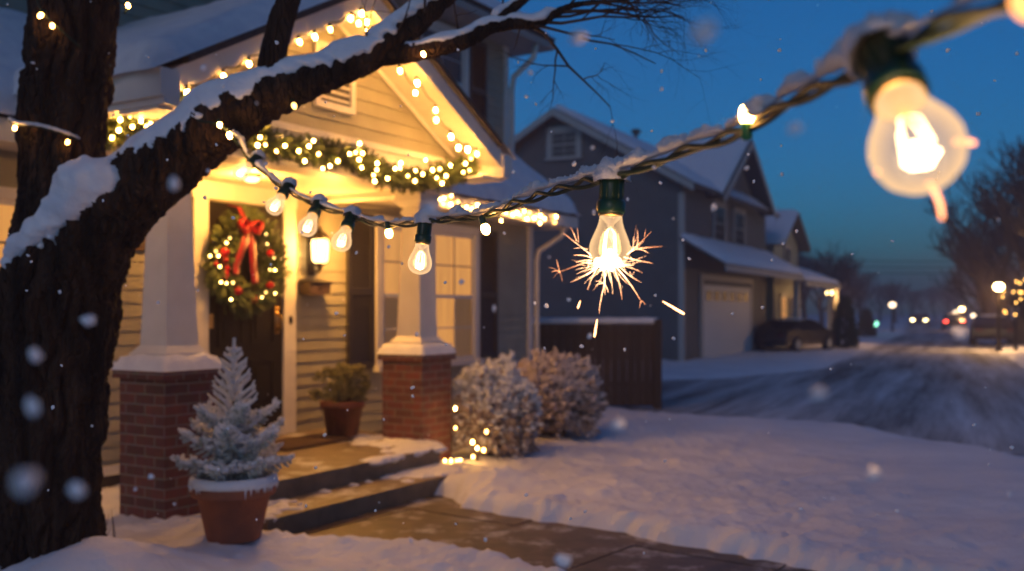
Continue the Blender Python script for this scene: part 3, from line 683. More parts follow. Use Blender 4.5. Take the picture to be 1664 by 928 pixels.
# string along the gable rakes
rk = hthing('string_light', GC, -.45, 4.1, 'warm light string hung along the sloping edges of the porch gable', 'string light', 'strings of warm white lights')
rp = [(305, 152), (363, 124), (405, 104), (487, 68), (512, 60), (537, 48), (570, 30), (588, 22), (583, 38), (597, 36), (597, 52), (606, 53), (634, 95), (650, 115), (678, 135), (675, 151), (708, 179), (709, 195), (733, 222), (745, 240), (760, 243), (775, 250), (440, 84)]
wl = []
for (x, y) in rp:
    p = wall_at(x, y, -.46); o = mini(rk, p-Vector((GC, -.45, 4.1)), C9, .017, d=(U(-.2, .3), -.1, -1)); wl.append(p+Vector((0, 0, .055)))
wl.sort(key=lambda p: p.x); b = MB(); pp = []
for i, p in enumerate(wl):
    q = p-Vector((GC, -.45, 4.1)); pp.append(tuple(q))
    if i < len(wl)-1:
        q2 = wl[i+1]-Vector((GC, -.45, 4.1)); m = (q+q2)/2; m.z -= .12*(q2-q).length; pp.append(tuple(m))
b.tube(bez(pp, 4), .005, 5); b.tube([(-.02, 0, .02), (.0, -.03, -.1), (-.03, -.02, -.2)], .004, 5); b.build('wire', WIREM, rk, True)
# string along the lower right eave
ev = hthing('string_light', 6.3, EY, 2.9, 'warm light string clustered along the low eave right of the porch', 'string light', 'strings of warm white lights')
wl = []
for (x, y) in ((315, 610), (340, 640), (345, 600), (395, 580), (392, 642), (440, 625), (452, 667), (500, 660), (535, 673), (573, 648), (620, 660), (665, 665), (690, 680), (770, 700), (815, 712), (865, 715), (895, 690), (915, 742), (930, 700), (965, 735), (1005, 720), (1035, 740), (1003, 770), (1113, 727), (1105, 765), (735, 755), (600, 680), (660, 690), (740, 690), (845, 700)):
    p = wall_at(*C8(x, y), EY-.05)-Vector((6.3, EY, 2.9)); mini(ev, p, MINI, .0125, sock=False); wl.append(p+Vector((0, .015, .02)))
wl.sort(key=lambda p: p.x); b = MB(); b.tube([tuple(p) for p in wl], .004, 4); b.build('wire', WIREM, ev)

# ================================================================== potted plants
pot = empty('potted_conifer', at(380, 895, 6.42)-Vector((0, 0, .0)), 'frost covered young conifer in a terracotta pot with snowy rim', 'potted tree')
pot.location.z = gz(pot.location.x, pot.location.y)-.015
b = MB(); b.lathe([(.165, 0), (.17, .005), (.232, .29), (.262, .292), (.268, .30), (.272, .375), (.268, .385), (.238, .385), (.232, .33), (.02, .325)], 40); b.build('pot', TERRA, pot, True)
b = MB(); b.lathe([(.236, .335), (.10, .35), (.005, .352)], 28, wob=lambda a, i: .04*nz(a*3, i)); b.build('soil', SOIL, pot, True)
b = MB(); prof = []
for k in range(9):
    a = math.pi*(k/8); prof.append((.252+.034*math.cos(a), .378+.042*math.sin(a)))
prof = [(.276, .355)]+prof+[(.225, .36)]
b.lathe(prof, 64, wob=lambda a, i: .018*nz(math.cos(a)*3, math.sin(a)*3, i*.3)+.008*nz(math.cos(a)*14, math.sin(a)*14, i))
for k in range(70):
    a = U(0, 6.283); L = U(.02, .075)*(1 if random.random() < .4 else .5); b.tube([(.275*math.cos(a), .275*math.sin(a), .37), (.279*math.cos(a), .279*math.sin(a), .36), (.276*math.cos(a), .276*math.sin(a), .36-L)], [.009, .007, .001], 5)
b.build('snow_rim', SNOW, pot, True)
fr = MB(); nd = MB(); stem = MB()
stem.tube(bez([(0, 0, .33), (.005, 0, .6), (-.004, .004, .9), (.004, 0, 1.28)], 5), [.014-.011*k/15 for k in range(16)], 6)
def frond(p, d, L, w, lift=.12, r=.0095, dens=11, frost=True):
    """a spray of twigs in one rough plane, thick with frost"""
    p = Vector(p); d = Vector(d).normalized(); side = d.cross(Vector((0, 0, 1))).normalized(); up = side.cross(d)
    spine = []
    for k in range(9):
        t = k/8; spine.append(p+d*L*t+Vector((0, 0, lift*L*t*t-.06*L*t)))
    (fr if frost else nd).tube(spine, [r*(1-.45*k/8) for k in range(9)], 5)
    for k in range(dens):
        t = .12+.86*k/dens; i = min(7, int(t*8)); q = spine[i].lerp(spine[i+1], t*8-i); tl = w*(1-.62*t)*U(.8, 1.15)
        for sg in (-1, 1):
            dd = d*.72+side*sg*.75+up*U(.0, .55)
            e = q+dd.normalized()*tl
            B = fr if random.random() < (.92 if frost else .4) else nd
            B.spike(q, dd, tl, r*.98, 5, .5)
            for m_ in range(3):
                tt = .3+.25*m_; qq = q.lerp(e, tt)
                for s2 in (-1, 1):
                    d3 = dd.normalized()*.8+d*s2*.6+up*U(-.1, .6)+side*U(-.2, .2)
                    (fr if random.random() < .88 else nd).spike(qq, d3, tl*.34*U(.7, 1.2), r*.78, 4, .5)
        for m_ in range(2):
            nd.spike(q, d*.5+side*U(-.8, .8)-up*U(.3, 1), tl*.7, r*.8, 4)
        if frost: fr.spike(q, d*.7+up*.8+side*U(-.4, .4), tl*.42, r*.8, 4, .5)
# leader with paired short twigs
for k in range(9):
    z = .80+.46*k/9; L = .17*(1-k/9)**.8+.03
    for j in range(4):
        a = j*math.pi/2+k*.785+U(-.25, .25); d = Vector((math.cos(a), math.sin(a), .75)); fr.spike((0, 0, z), d, L, .0155, 5, .65)
        if L > .07:
            for s2 in (.5, .8): fr.spike(Vector((0, 0, z))+d.normalized()*L*s2, d+Vector((U(-.6, .6), U(-.6, .6), .4)), L*.35, .008, 4, .5)
fr.tube([(0, 0, .95), (0, 0, 1.15), (.002, 0, 1.31)], [.009, .014, .011], 6)
az0 = R(-90)   # direction towards the viewer is -y
for (z, L, w, n, lift, off, upd) in ((.43, .42, .15, 7, .10, .15, .24), (.53, .40, .15, 6, .14, .62, .48), (.66, .33, .13, 5, .16, .25, .70)):
    for k in range(n):
        a = off+2*math.pi*k/n+U(-.15, .15); frond((0, 0, z+U(-.03, .03)), (math.cos(a), math.sin(a), upd+U(-.08, .08)), L*U(.88, 1.08), w, lift, .0155, 9)
for k in range(7):
    a = 2*math.pi*k/7+.2; frond((0, 0, .50), (math.cos(a), math.sin(a), -.1), .24, .1, 0, frost=False); stem.tube([(.03*math.cos(a), .03*math.sin(a), .33), (.06*math.cos(a), .06*math.sin(a), .42), (.15*math.cos(a), .15*math.sin(a), .52)], [.009, .007, .004], 5)
fr.build('frosted_foliage', FROST, pot); nd.build('needles', FROSTD, pot); stem.build('trunk', TWIG, pot, True)

q = HI @ at(540, 712, 10.05)
shp = hthing('potted_shrub', 2.98, .93, .30, 'rounded olive green shrub in a dark red pot on the porch floor', 'potted plant')
b = MB(); b.lathe([(.155, 0), (.205, .30), (.225, .302), (.23, .37), (.205, .375), (.2, .33), (.01, .325)], 28); b.build('pot', TERRAD, shp, True)
b = MB()
cl_ = [(U(-.2, .2), U(-.2, .2), .52+U(-.14, .18)) for _ in range(34)]
for (x, y, z) in cl_:
    for i in range(70):
        d = Vector((U(-1, 1), U(-1, 1), U(-.6, 1))).normalized(); c = Vector((x, y, z))+d*U(.02, .06)
        b.spike(c, d+Vector((0, 0, .3)), U(.02, .045), .007, 4, .4)
b.build('foliage', GREENLEAF2, shp)
b = MB()
for k in range(9): b.tube([(U(-.03, .03), U(-.03, .03), .32), (cl_[k][0]*.6, cl_[k][1]*.6, .43), cl_[k]], [.009, .007, .004], 5)
b.build('stem', TWIG, shp)

# frosted shrubs by the porch
def frosty_bush(name, loc, w, h, label, seed, n=2300, dens=1.0):
    random.seed(seed); o = empty(name, Vector(loc), label, 'shrub', 'frosted shrubs beside the porch')
    s = MB(); f = MB(); g2 = MB()
    tips = []
    for k in range(46):
        a = U(0, 6.283); el = U(.15, 1.5); rr = U(.75, 1.0); tip = Vector((w*math.cos(a)*math.cos(el), w*math.sin(a)*math.cos(el), h*(.36+.62*math.sin(el))))*rr
        base = Vector((U(-.08, .08), U(-.08, .08), 0)); mid = base.lerp(tip, .5)+Vector((U(-.05, .05), U(-.05, .05), -.03))
        s.tube([base, mid, tip], [.012, .008, .004], 5); tips.append(tip)
        if k % 3 == 0: s.tube([tip*.9, tip*U(1.05, 1.22)], [.004, .0015], 4)
        for m_ in range(2):
            d = Vector((U(-1, 1), U(-1, 1), U(.1, 1))).normalized(); s.tube([mid, mid+d*U(.1, .25)], [.006, .003], 4)
    for k in range(n):
        a = U(0, 6.283); el = math.asin(U(-.62, 1)); lump = 1+.30*noise.noise(Vector((math.cos(a)*2, math.sin(a)*2, el*2+seed)))+.20*noise.noise(Vector((math.cos(a)*6, math.sin(a)*6, el*6+seed)))
        rr = (1-abs(random.gauss(0, .16)))*lump
        d = Vector((math.cos(a)*math.cos(el), math.sin(a)*math.cos(el), math.sin(el)))
        c = Vector((w*d.x*rr, w*d.y*rr, h*(.46+.54*d.z*rr)))
        B = f if random.random() < (.30+.62*sstep(-.1, .6, d.z)) else g2
        if noise.noise(d*3.2+Vector((seed, 0, 0))) > .34 and rr > .8: continue
        B.ball(c, U(.016, .034), 6, 4, (1, 1, .85), .5, k, 2)
        for m_ in range(3):
            e = d+Vector((U(-.8, .8), U(-.8, .8), U(-.5, .8))); B.spike(c, e, U(.03, .07), .009, 4, .4)
    s.build('stem', TWIG, o, True); f.build('frosted_foliage', FROST if seed == 21 else mat('dull_frost', (.74, .67, .66), .7, (.55, .48, .46), 20), o); g2.build('leaves', mat('brown_frost_'+str(seed), (.20, .15, .13), .7, (.42, .36, .34), 20), o)
    return o
p = at(800, 748, 10.45); frosty_bush('frosted_shrub', (p.x, p.y, .03), .46, 1.0, 'rounded frosted shrub beside the right brick pier', 21, 3200)
p = at(896, 722, 11.9); frosty_bush('frosted_shrub', (p.x+.02, p.y+.1, .03), .58, 1.02, 'wider pinkish frosted shrub behind, next to the dark fence', 22, 4200)
random.seed(99)
# light string at the shrub's foot
gs = empty('string_light', at(770, 760, 9.9), 'short light string trailing on snow between the brick pier and frosted shrub', 'string light', 'strings of warm white lights')
pts = []
for (x, y) in ((857, 262), (858, 342), (985, 357), (973, 433), (928, 400), (947, 425), (930, 460), (878, 485), (863, 475), (840, 490), (815, 503)):
    p = at(400+x*.3965, 560+y*.3965, 9.85); p.z = max(p.z, .10); p -= gs.location; pts.append(p); mini(gs, p, MINI, .0125, sock=False)
b = MB(); b.tube(bez([tuple(p+Vector((0, .015, .012))) for p in pts], 4), .004, 4); b.build('wire', WIREM, gs)
b = MB(); b.tube([at(776, 770, 9.9)-gs.location, at(776, 738, 9.9)-gs.location], .011, 6); b.build('stake', DARKM, gs)

# ================================================================== the big tree
tree = empty('snowy_tree', (TRX, TRY, 0), 'thick dark barked tree with a snow laden limb reaching over the walk', 'tree')
T0 = Vector((TRX, TRY, 0))
def bark_fn(amp, f1, seed, cells=None):
    def fn(p, d, r, i, k):
        a = math.atan2(d.y, d.x) if abs(d.z) < .8 else math.atan2(d.y, d.z)
        q = Vector((p.x+d.x*r, p.y+d.y*r, p.z+d.z*r))
        s = noise.noise(Vector((q.x*f1+.9*noise.noise(q*4), q.y*f1, q.z*f1*.17+seed)))
        s2 = noise.noise(Vector((q.x*f1*2.6, q.y*f1*2.6, q.z*f1*.7+seed)))
        return r*(1+amp*.5*noise.noise(Vector((q.x*2.2, q.y*2.2, q.z*1.6))))+amp*r*(min(abs(s)*3.2, 1)*.9-.55+.30*s2+.22*noise.noise(Vector((q.x*f1*6, q.y*f1*6, q.z*f1*2.2+seed))))
    return fn
def limb(keys, n, rings, name, seed, amp=.16, f1=22, parent=tree, m=BARK):
    """keys: (px, py, Y, radius in px) joints"""
    raw = [(*at(px, py, Y), r*Y/F) for px, py, Y, r in keys]
    c = bez(raw, rings); pts = [Vector(q[:3])-T0 for q in c]; rad = [q[3] for q in c]
    b = MB(); b.tube(pts, rad, n, True, bark_fn(amp, f1, seed))
    b.build(name, m, parent, True)
    return [p+T0 for p in pts], rad
trunk_k = [(62, 1020, 5.62, 135), (70, 950, 5.62, 108), (74, 890, 5.62, 88), (77, 800, 5.62, 78), (84, 690, 5.62, 78), (88, 600, 5.62, 80), (95, 520, 5.62, 86), (99, 450, 5.62, 85), (102, 380, 5.62, 74), (101, 310, 5.62, 64), (101, 210, 5.62, 64), (113, 100, 5.62, 64), (122, 0, 5.62, 64), (128, -100, 5.62, 62), (140, -260, 5.65, 55), (150, -500, 5.7, 45), (170, -800, 5.8, 30), (180, -1100, 5.9, 12)]
TP, TR = limb(trunk_k, 190, 30, 'trunk', 1.3, .20, 13)
main_k = [(95, 500, 5.62, 62), (125, 420, 5.58, 74), (165, 362, 5.50, 66), (215, 312, 5.42, 57), (285, 258, 5.32, 50), (360, 200, 5.24, 44), (430, 162, 5.20, 35), (510, 131, 5.20, 27), (580, 104, 5.22, 24), (632, 72, 5.25, 22), (690, 26, 5.3, 18), (745, -25, 5.35, 15), (820, -90, 5.4, 10), (880, -190, 5.45, 6), (930, -300, 5.5, 2)]
LP, LR = limb(main_k, 96, 26, 'limb', 4.1, .19, 17)
right_k = [(600, 95, 5.24, 14), (650, 88, 5.24, 16), (700, 80, 5.22, 14.5), (755, 66, 5.2, 13), (795, 44, 5.2, 12), (835, 38, 5.2, 10), (875, 36, 5.2, 9), (905, 20, 5.2, 7), (935, 8, 5.2, 5), (985, 2, 5.2, 4)]
RP, RR = limb(right_k, 48, 22, 'limb', 7.7, .15, 30)
up2_k = [(790, 46, 5.2, 9), (812, 28, 5.2, 10), (840, 8, 5.2, 8), (868, -16, 5.2, 7), (900, -50, 5.2, 5)]
UP2, UR2 = limb(up2_k, 32, 16, 'limb', 2.7, .14, 30)
upl_k = [(425, 165, 5.2, 20), (438, 130, 5.2, 22), (446, 85, 5.2, 21), (458, 35, 5.22, 20), (474, -15, 5.25, 18), (495, -90, 5.3, 14), (520, -200, 5.3, 9), (560, -330, 5.35, 5), (580, -440, 5.35, 1.5)]
UPL, UPR = limb(upl_k, 56, 22, 'limb', 9.2, .16, 26)
# twigs
tw = None
def twig(p, d, L, r, lev, droop=.25):
    p = Vector(p); d = Vector(d).normalized(); pts = [p]; rr = [r]; n = 6
    for k in range(n):
        d = (d+Vector((U(-.22, .22), U(-.22, .22), U(-.20, .24)-droop*.1))).normalized(); p = p+d*L/n; pts.append(p); rr.append(r*(1-.7*(k+1)/n))
        if lev > 0 and k > 0 and random.random() < .85:
            e = (d+Vector((U(-.9, .9), U(-.9, .9), U(-.9, .8)))).normalized(); twig(p, e, L*U(.45, .7), rr[-1]*.7, lev-1, droop)
    tw.tube([q-T0 for q in pts], rr, 5 if r > .006 else 4, False)
for (px, py, dx, dz, L, r, lev) in ((905, 20, .9, .12, .62, .012, 3), (940, 6, 1, -.05, .55, .010, 3), (860, 38, .8, -.55, .62, .011, 3), (880, 36, 1, -.15, .65, .010, 3), (870, -10, .9, .2, .6, .012, 2), (925, 10, .6, .7, .4, .008, 2), (815, 26, -.1, .9, .3, .007, 1), (745, 58, -.2, 1, .3, .006, 1), (975, 2, 1, .1, .45, .008, 2), (845, 40, .05, -1, .14, .005, 0), (690, 20, .2, 1, .4, .008, 2), (590, 100, .3, .8, .4, .006, 1), (640, 60, .5, .9, .35, .006, 1), (330, 260, .1, -1, .12, .004, 0), (960, 0, .9, -.35, .5, .008, 3), (895, 28, .95, .15, .6, .009, 3), (850, 38, .9, -.25, .75, .009, 3), (900, -40, .9, -.1, .7, .009, 3)):
    tw = MB(); twig(at(px, py, 5.2), (dx, U(-.25, .25), dz), L, r, lev); tw.build('twig', TWIG, tree, True)
# snow lying along the limbs
def limb_snow(P, Rr, i0, i1, T, wide, seed, n=44, sub=1, name='snow'):
    b = MB(); vs = []; m = i1-i0
    for i in range(i0, i1):
        t = (P[min(i+1, len(P)-1)]-P[max(i-1, 0)]).normalized(); upv = Vector((0, 0, 1)); upv = (upv-t*upv.z); slope = upv.length
        if slope < .05: upv = Vector((1, 0, 0))
        upv.normalize(); sd = t.cross(upv); e = min(1, (i-i0)/5, (i1-1-i)/5); r = Rr[i]
        for k in range(n):
            f = -math.pi*.80+1.6*math.pi*k/(n-1); q = P[i]+upv*r*math.cos(f)+sd*r*math.sin(f)
            w = wide*(1+.62*nz(q.x*5, q.y*5, q.z*5+seed)+.40*nz(q.x*19, q.y*19, q.z*19+seed)+.22*nz(q.x*31, q.y*31, q.z*31))
            h = 1-(abs(f)/w)**2
            hh = T*(1+.75*nz(q.x*5, q.y*5, q.z*5+seed+9))*e*slope**.5
            off = hh*max(h, 0)**.62 + (.028 if h > 0 else -.09*min(1, -h*2))*r/.15 + .005*nz(q.x*24, q.y*24, q.z*24)
            vs.append(P[i]+upv*math.cos(f)*(r+off)+sd*math.sin(f)*(r+min(off, .03+.0*r)) + upv*0 - T0)
    b.add(vs, [(i*n+k, i*n+k+1, (i+1)*n+k+1, (i+1)*n+k) for i in range(m-1) for k in range(n-1)])
    o = b.build(name, SNOW, tree, True); k = o.modifiers.new('soften', 'SMOOTH'); k.iterations = 2; k.factor = .5; return o
limb_snow(LP, LR, 22, 26*9, .085, 1.22, 1.0, 120)
limb_snow(RP, RR, 30, len(RP)-40, .032, 1.15, 3.0, 30)
limb_snow(UP2, UR2, 14, len(UP2)-10, .02, 1.0, 5.0, 24)
limb_snow(LP, LR, 26*9-6, len(LP)-30, .045, 1.1, 8.0, 80)
# crotch drift and clumps caught in the bark
b = MB()
chain = bez([(228, 288, 5.36, 17), (200, 294, 5.33, 24), (168, 296, 5.31, 33), (140, 300, 5.32, 38), (122, 318, 5.33, 34), (104, 338, 5.34, 28), (84, 356, 5.35, 23), (62, 376, 5.37, 20), (44, 394, 5.40, 18), (28, 410, 5.43, 16), (16, 428, 5.46, 11)], 5)
for i, (px, py, Y, r) in enumerate(chain):
    p = at(px+U(-5, 5), py+U(-5, 5), Y); b.ball(p-T0, r*Y/F*U(.85, 1.15), 16, 10, (1.1, .9, .95), .3, i, 2.0)
for i in range(46):
    px, py, Y, r = chain[random.randrange(8, len(chain)-6)]; p = at(px+U(0, 26), py+r*.6+U(0, 30), Y+.012); b.ball(p-T0, U(.015, .035), 10, 7, (.9, .8, U(1, 1.7)), .5, i, 2.2)
melt(b.build('snow', SNOW, tree, True), .0085, 16)
# strings wound on the tree
ts = empty('string_light', (TRX, TRY-.3, 2.6), 'thin light string wound round the dark tree trunk and its limb', 'string light', 'strings of warm white lights')
def on_trunk(px, py, lift=.03):
    k = min(range(len(TP)), key=lambda j: abs((HY-(TP[j].z-EYE)*F/TP[j].y)-py)); c = TP[k]; r = TR[k]*1.08+lift
    X = (px-CX)/F*5.32; dx = max(-r, min(r, X-c.x)); Y = c.y-math.sqrt(max(0, r*r-dx*dx)); p = at(px, py, Y); return p
W1 = [(56, -30), (62, 5), (72, 22), (95, 45), (125, 72), (152, 97), (170, 112), (182, 130)]
W2 = [(16, 196), (30, 203), (60, 206), (92, 214), (115, 222), (140, 234), (158, 246), (162, 262)]
b = MB(); sn = MB()
for W in (W1, W2):
    c = bez([tuple(on_trunk(*q)) for q in W], 8); b = MB(); b.tube([Vector(q)-ts.location for q in c], .0065, 6); b.build('wire', WIREM, ts, True)
    if W is W2: sn.tube([Vector(q)-ts.location+Vector((0, -.006, .012)) for q in c], [.010*(1+.6*nz(i*.7)) for i in range(len(c))], 7)
c = bez([tuple(at(322, 196, 5.06)), tuple(at(345, 200, 5.0)), tuple(at(360, 205, 4.98)), tuple(at(374, 219, 4.98)), tuple(at(388, 236, 5.02))], 6); b = MB(); b.tube([Vector(q)-ts.location for q in c], .0065, 6); b.build('wire', WIREM, ts, True)
c = bez([tuple(at(184, -10, 5.5)), tuple(at(196, 4, 5.45)), tuple(at(208, 10, 5.42)), tuple(at(202, 22, 5.42))], 5); b = MB(); b.tube([Vector(q)-ts.location for q in c], .005, 6)
b.build('wire', WIREM, ts, True); sn.build('snow', SNOWF, ts, True)
for (px, py, on) in ((66, 25, 1), (85, 42, 1), (151, 98, 1), (172, 113, 1), (24, 208, 1), (110, 231, 1)):
    mini(ts, on_trunk(px, py, .045)-ts.location, MINI, .0125, d=(U(-.5, .5), -.4, -.6))
for (px, py, Y) in ((357, 203, 4.95), (373, 220, 4.95), (208, 9, 5.4), (688, 88, 5.12), (478, 172, 5.12)):
    mini(ts, at(px, py, Y)-ts.location, MINI if px != 478 else DIM, .0125, d=(.3, -.3, -.8))

# ================================================================== foreground string of bulbs
KG = .09      # width of a bulb's glass
ms = empty('string_light', at(993, 290, 2.2), 'green twisted wire of large clear bulbs hanging from the limb with frosty snow', 'string light', 'strings of warm white lights')
O = ms.location.copy()
wk = [(376, 222, 5.02), (392, 236, 5.06), (404, 258, 4.98), (428, 280, 4.88), (462, 306, 4.72), (512, 333, 4.46), (566, 350, 4.22), (612, 364, 3.98), (650, 366, 3.78), (690, 360, 3.58), (740, 357, 3.32), (790, 350, 3.08), (850, 327, 2.80), (920, 305, 2.48), (985, 292, 2.22), (1040, 274, 2.02), (1100, 251, 1.85), (1160, 232, 1.68), (1215, 206, 1.52), (1300, 160, 1.30), (1390, 118, 1.10), (1460, 80, 1.0), (1560, 32, .86), (1664, -8, .75), (1780, -60, .66)]
wp = [at(*q) for q in wk]; cw = [Vector(q) for q in bez([tuple(p) for p in wp], 22)]
wa, wb_, snw = [], [], []
arc = 0
for i, p in enumerate(cw):
    if i: arc += (p-cw[i-1]).length
    t = (cw[min(i+1, len(cw)-1)]-cw[max(i-1, 0)]).normalized(); s = t.cross(Vector((0, 0, 1))).normalized(); u = s.cross(t)
    a = arc*17; amp = .0056+.009*max(0, nz(arc*4.5, 3.3))**1.0
    off = (u*math.cos(a)+s*math.sin(a))*amp; wob = u*.006*nz(arc*7, 8)
    wa.append(p+off+wob-O); wb_.append(p-off+wob-O)
    hgt = .0118*(.9+1.5*nz(arc*8, 1.2)+.7*nz(arc*30, 5)); hgt = max(.0022, hgt); snw.append((p+Vector((0, 0, 1))*(.0125+hgt*.5)+wob-O, hgt))
b = MB(); b.tube(wa, .0052, 9); b.tube(wb_, .0052, 9); b.build('wire', WIREM, ms, True)
sw = []
for i in range(len(snw)-1):
    for k in range(4):
        t = k/4; sw.append((snw[i][0].lerp(snw[i+1][0], t), lerp(snw[i][1], snw[i+1][1], t)))
def frostfn(p, d, r, i, k):
    q = p*95+d*1.4; return r*(1+.55*max(0, d.z)*noise.noise(q)+.35*noise.noise(q*2.3)+.25*noise.noise(p*30)) if d.z > -.3 else r*.55
b = MB(); b.tube([q[0] for q in sw], [q[1] for q in sw], 16, True, frostfn); b.build('snow', SNOWF, ms, True)
AMB2 = emis('amber_glow', (1.0, .36, .11), 2.0)
AMB3 = emis('orange_spark_glow', (1.0, .32, .13), 3.2)
def big_bulb(px, py, Y, tilt, tip=(0, 0), K=KG, roll=0, bright=1.0):
    """socket top at the pixel; hangs down, tilted about the view axis"""
    top = at(px, py, Y); M = Matrix.Translation(top-O) @ Matrix.Rotation(R(tilt), 4, 'Y') @ Matrix.Rotation(R(roll), 4, 'X')
    k = K
    b = MB(); b.lathe([(.20*k, .06*k), (.27*k, .03*k), (.285*k, -.02*k), (.29*k, -.60*k), (.31*k, -.62*k), (.345*k, -.64*k), (.35*k, -.86*k), (.34*k, -.92*k), (.30*k, -.93*k), (.28*k, -.80*k)], 26)
    for j in range(12):
        a = j*math.pi/6; b.box(-.012*k, .012*k, .285*k, .302*k, -.58*k, -.04*k, Matrix.Rotation(a, 4, 'Z'))
    so = b.build('bulb', SOCK, ms, True); so.matrix_local = M
    b = MB(); b.lathe([(.30*k, -.90*k), (.305*k, -.97*k), (.285*k, -1.0*k), (.26*k, -.98*k)], 24); b.build('collar', BRASS, so, True)
    prof = [(.27, -.97), (.275, -1.05), (.29, -1.15), (.335, -1.30), (.405, -1.46), (.47, -1.62), (.50, -1.76), (.49, -1.90), (.445, -2.03), (.36, -2.14), (.24, -2.21), (.11, -2.25), (.01, -2.26)]
    b = MB(); b.lathe([(r*k, z*k) for r, z in prof], 40); b.build('glass', BGLASS, so, True)
    b = MB()
    st = MB(); st.tube([(0, 0, -.96*k), (0, 0, -1.06*k), (0, 0, -1.20*k), (0, 0, -1.36*k)], [.25*k, .22*k, .08*k, .05*k], 14); st.build('glass_stem', BGLASS, so, True)
    for j in range(4):
        a = j*math.pi/2+.5; x, y = math.cos(a), math.sin(a)
        b.tube([(.05*k*x, .05*k*y, -1.30*k), (.15*k*x, .15*k*y, -1.42*k), (.20*k*x, .20*k*y, -1.86*k), (.10*k*x, .10*k*y, -1.98*k)], [.007*k, .012*k, .018*k, .014*k], 7)
    b.build('filament', FIL, so, True)
    b = MB(); b.ball((0, 0, -1.93*k), .125*k, 14, 10, (1.25, 1.25, .95), .6, 3, 3); b.build('glow_core', CORE, so, True)
    point_light('bulb_light', (0, 0, -1.8*k), 1.1, (1, .50, .18), .03, so)
    b = MB(); n = 18; nr = 12; vs = []
    for i in range(nr+1):
        th = (i/nr)*math.pi*.62
        for j in range(n):
            a = 2*math.pi*j/n; d = Vector((math.sin(th)*math.cos(a), math.sin(th)*math.sin(a), math.cos(th)))
            q = 1+.25*noise.noise(d*2.5+top*3)+.18*noise.noise(d*9+top)
            vs.append(d*.36*k*q*Vector((1, 1, 0)).length/1.414 if False else Vector((d.x*.43*k*q, d.y*.43*k*q, (d.z*.42+.02)*k*q)))
    b.add(vs, [(i*n+j, (i+1)*n+j, (i+1)*n+(j+1) % n, i*n+(j+1) % n) for i in range(nr) for j in range(n)])
    sn_ = b.build('snow', SNOWF, so, True); sn_.matrix_local = Matrix.Rotation(-R(tilt)*.6, 4, 'Y')
    return so
bulbs = [(420, 254, 4.95, 36, .076), (470, 300, 4.70, 24, .082), (519, 328, 4.43, 17, .084), (572, 348, 4.19, 14, .084), (691, 358, 3.55, 7, .087), (995, 285, 2.16, 2, KG), (1432, 80, 1.035, 2, .088)]
for q in bulbs: big_bulb(*q[:4], K=q[4], roll=-40 if q[0] == 1432 else (-32 if q[0] < 600 else 0))
for (px, py, Y, d, m, r) in ((632, 379, 3.86, (.2, 0, -1), MINI, .0135), (789, 372, 3.04, (.35, -.1, -1), MINI, .0145), (1215, 186, 1.50, (.05, 0, 1), MINI, .0125), (1668, 2, .72, (.35, 0, -1), AMB2, .0115)):
    mini(ms, at(px, py, Y)-O, m, r, d=d, long=1.35, sm=SOCKL if px == 1215 else SOCK)
b = MB(); b.ball(at(1245, 172, 1.45)-O, .02, 20, 12, (1.5, .8, .7), .6, 4, 2); b.ball(at(1228, 180, 1.48)-O, .012, 16, 10, (1.2, .8, .8), .6, 5, 2); b.build('snow', SNOWF, ms, True)
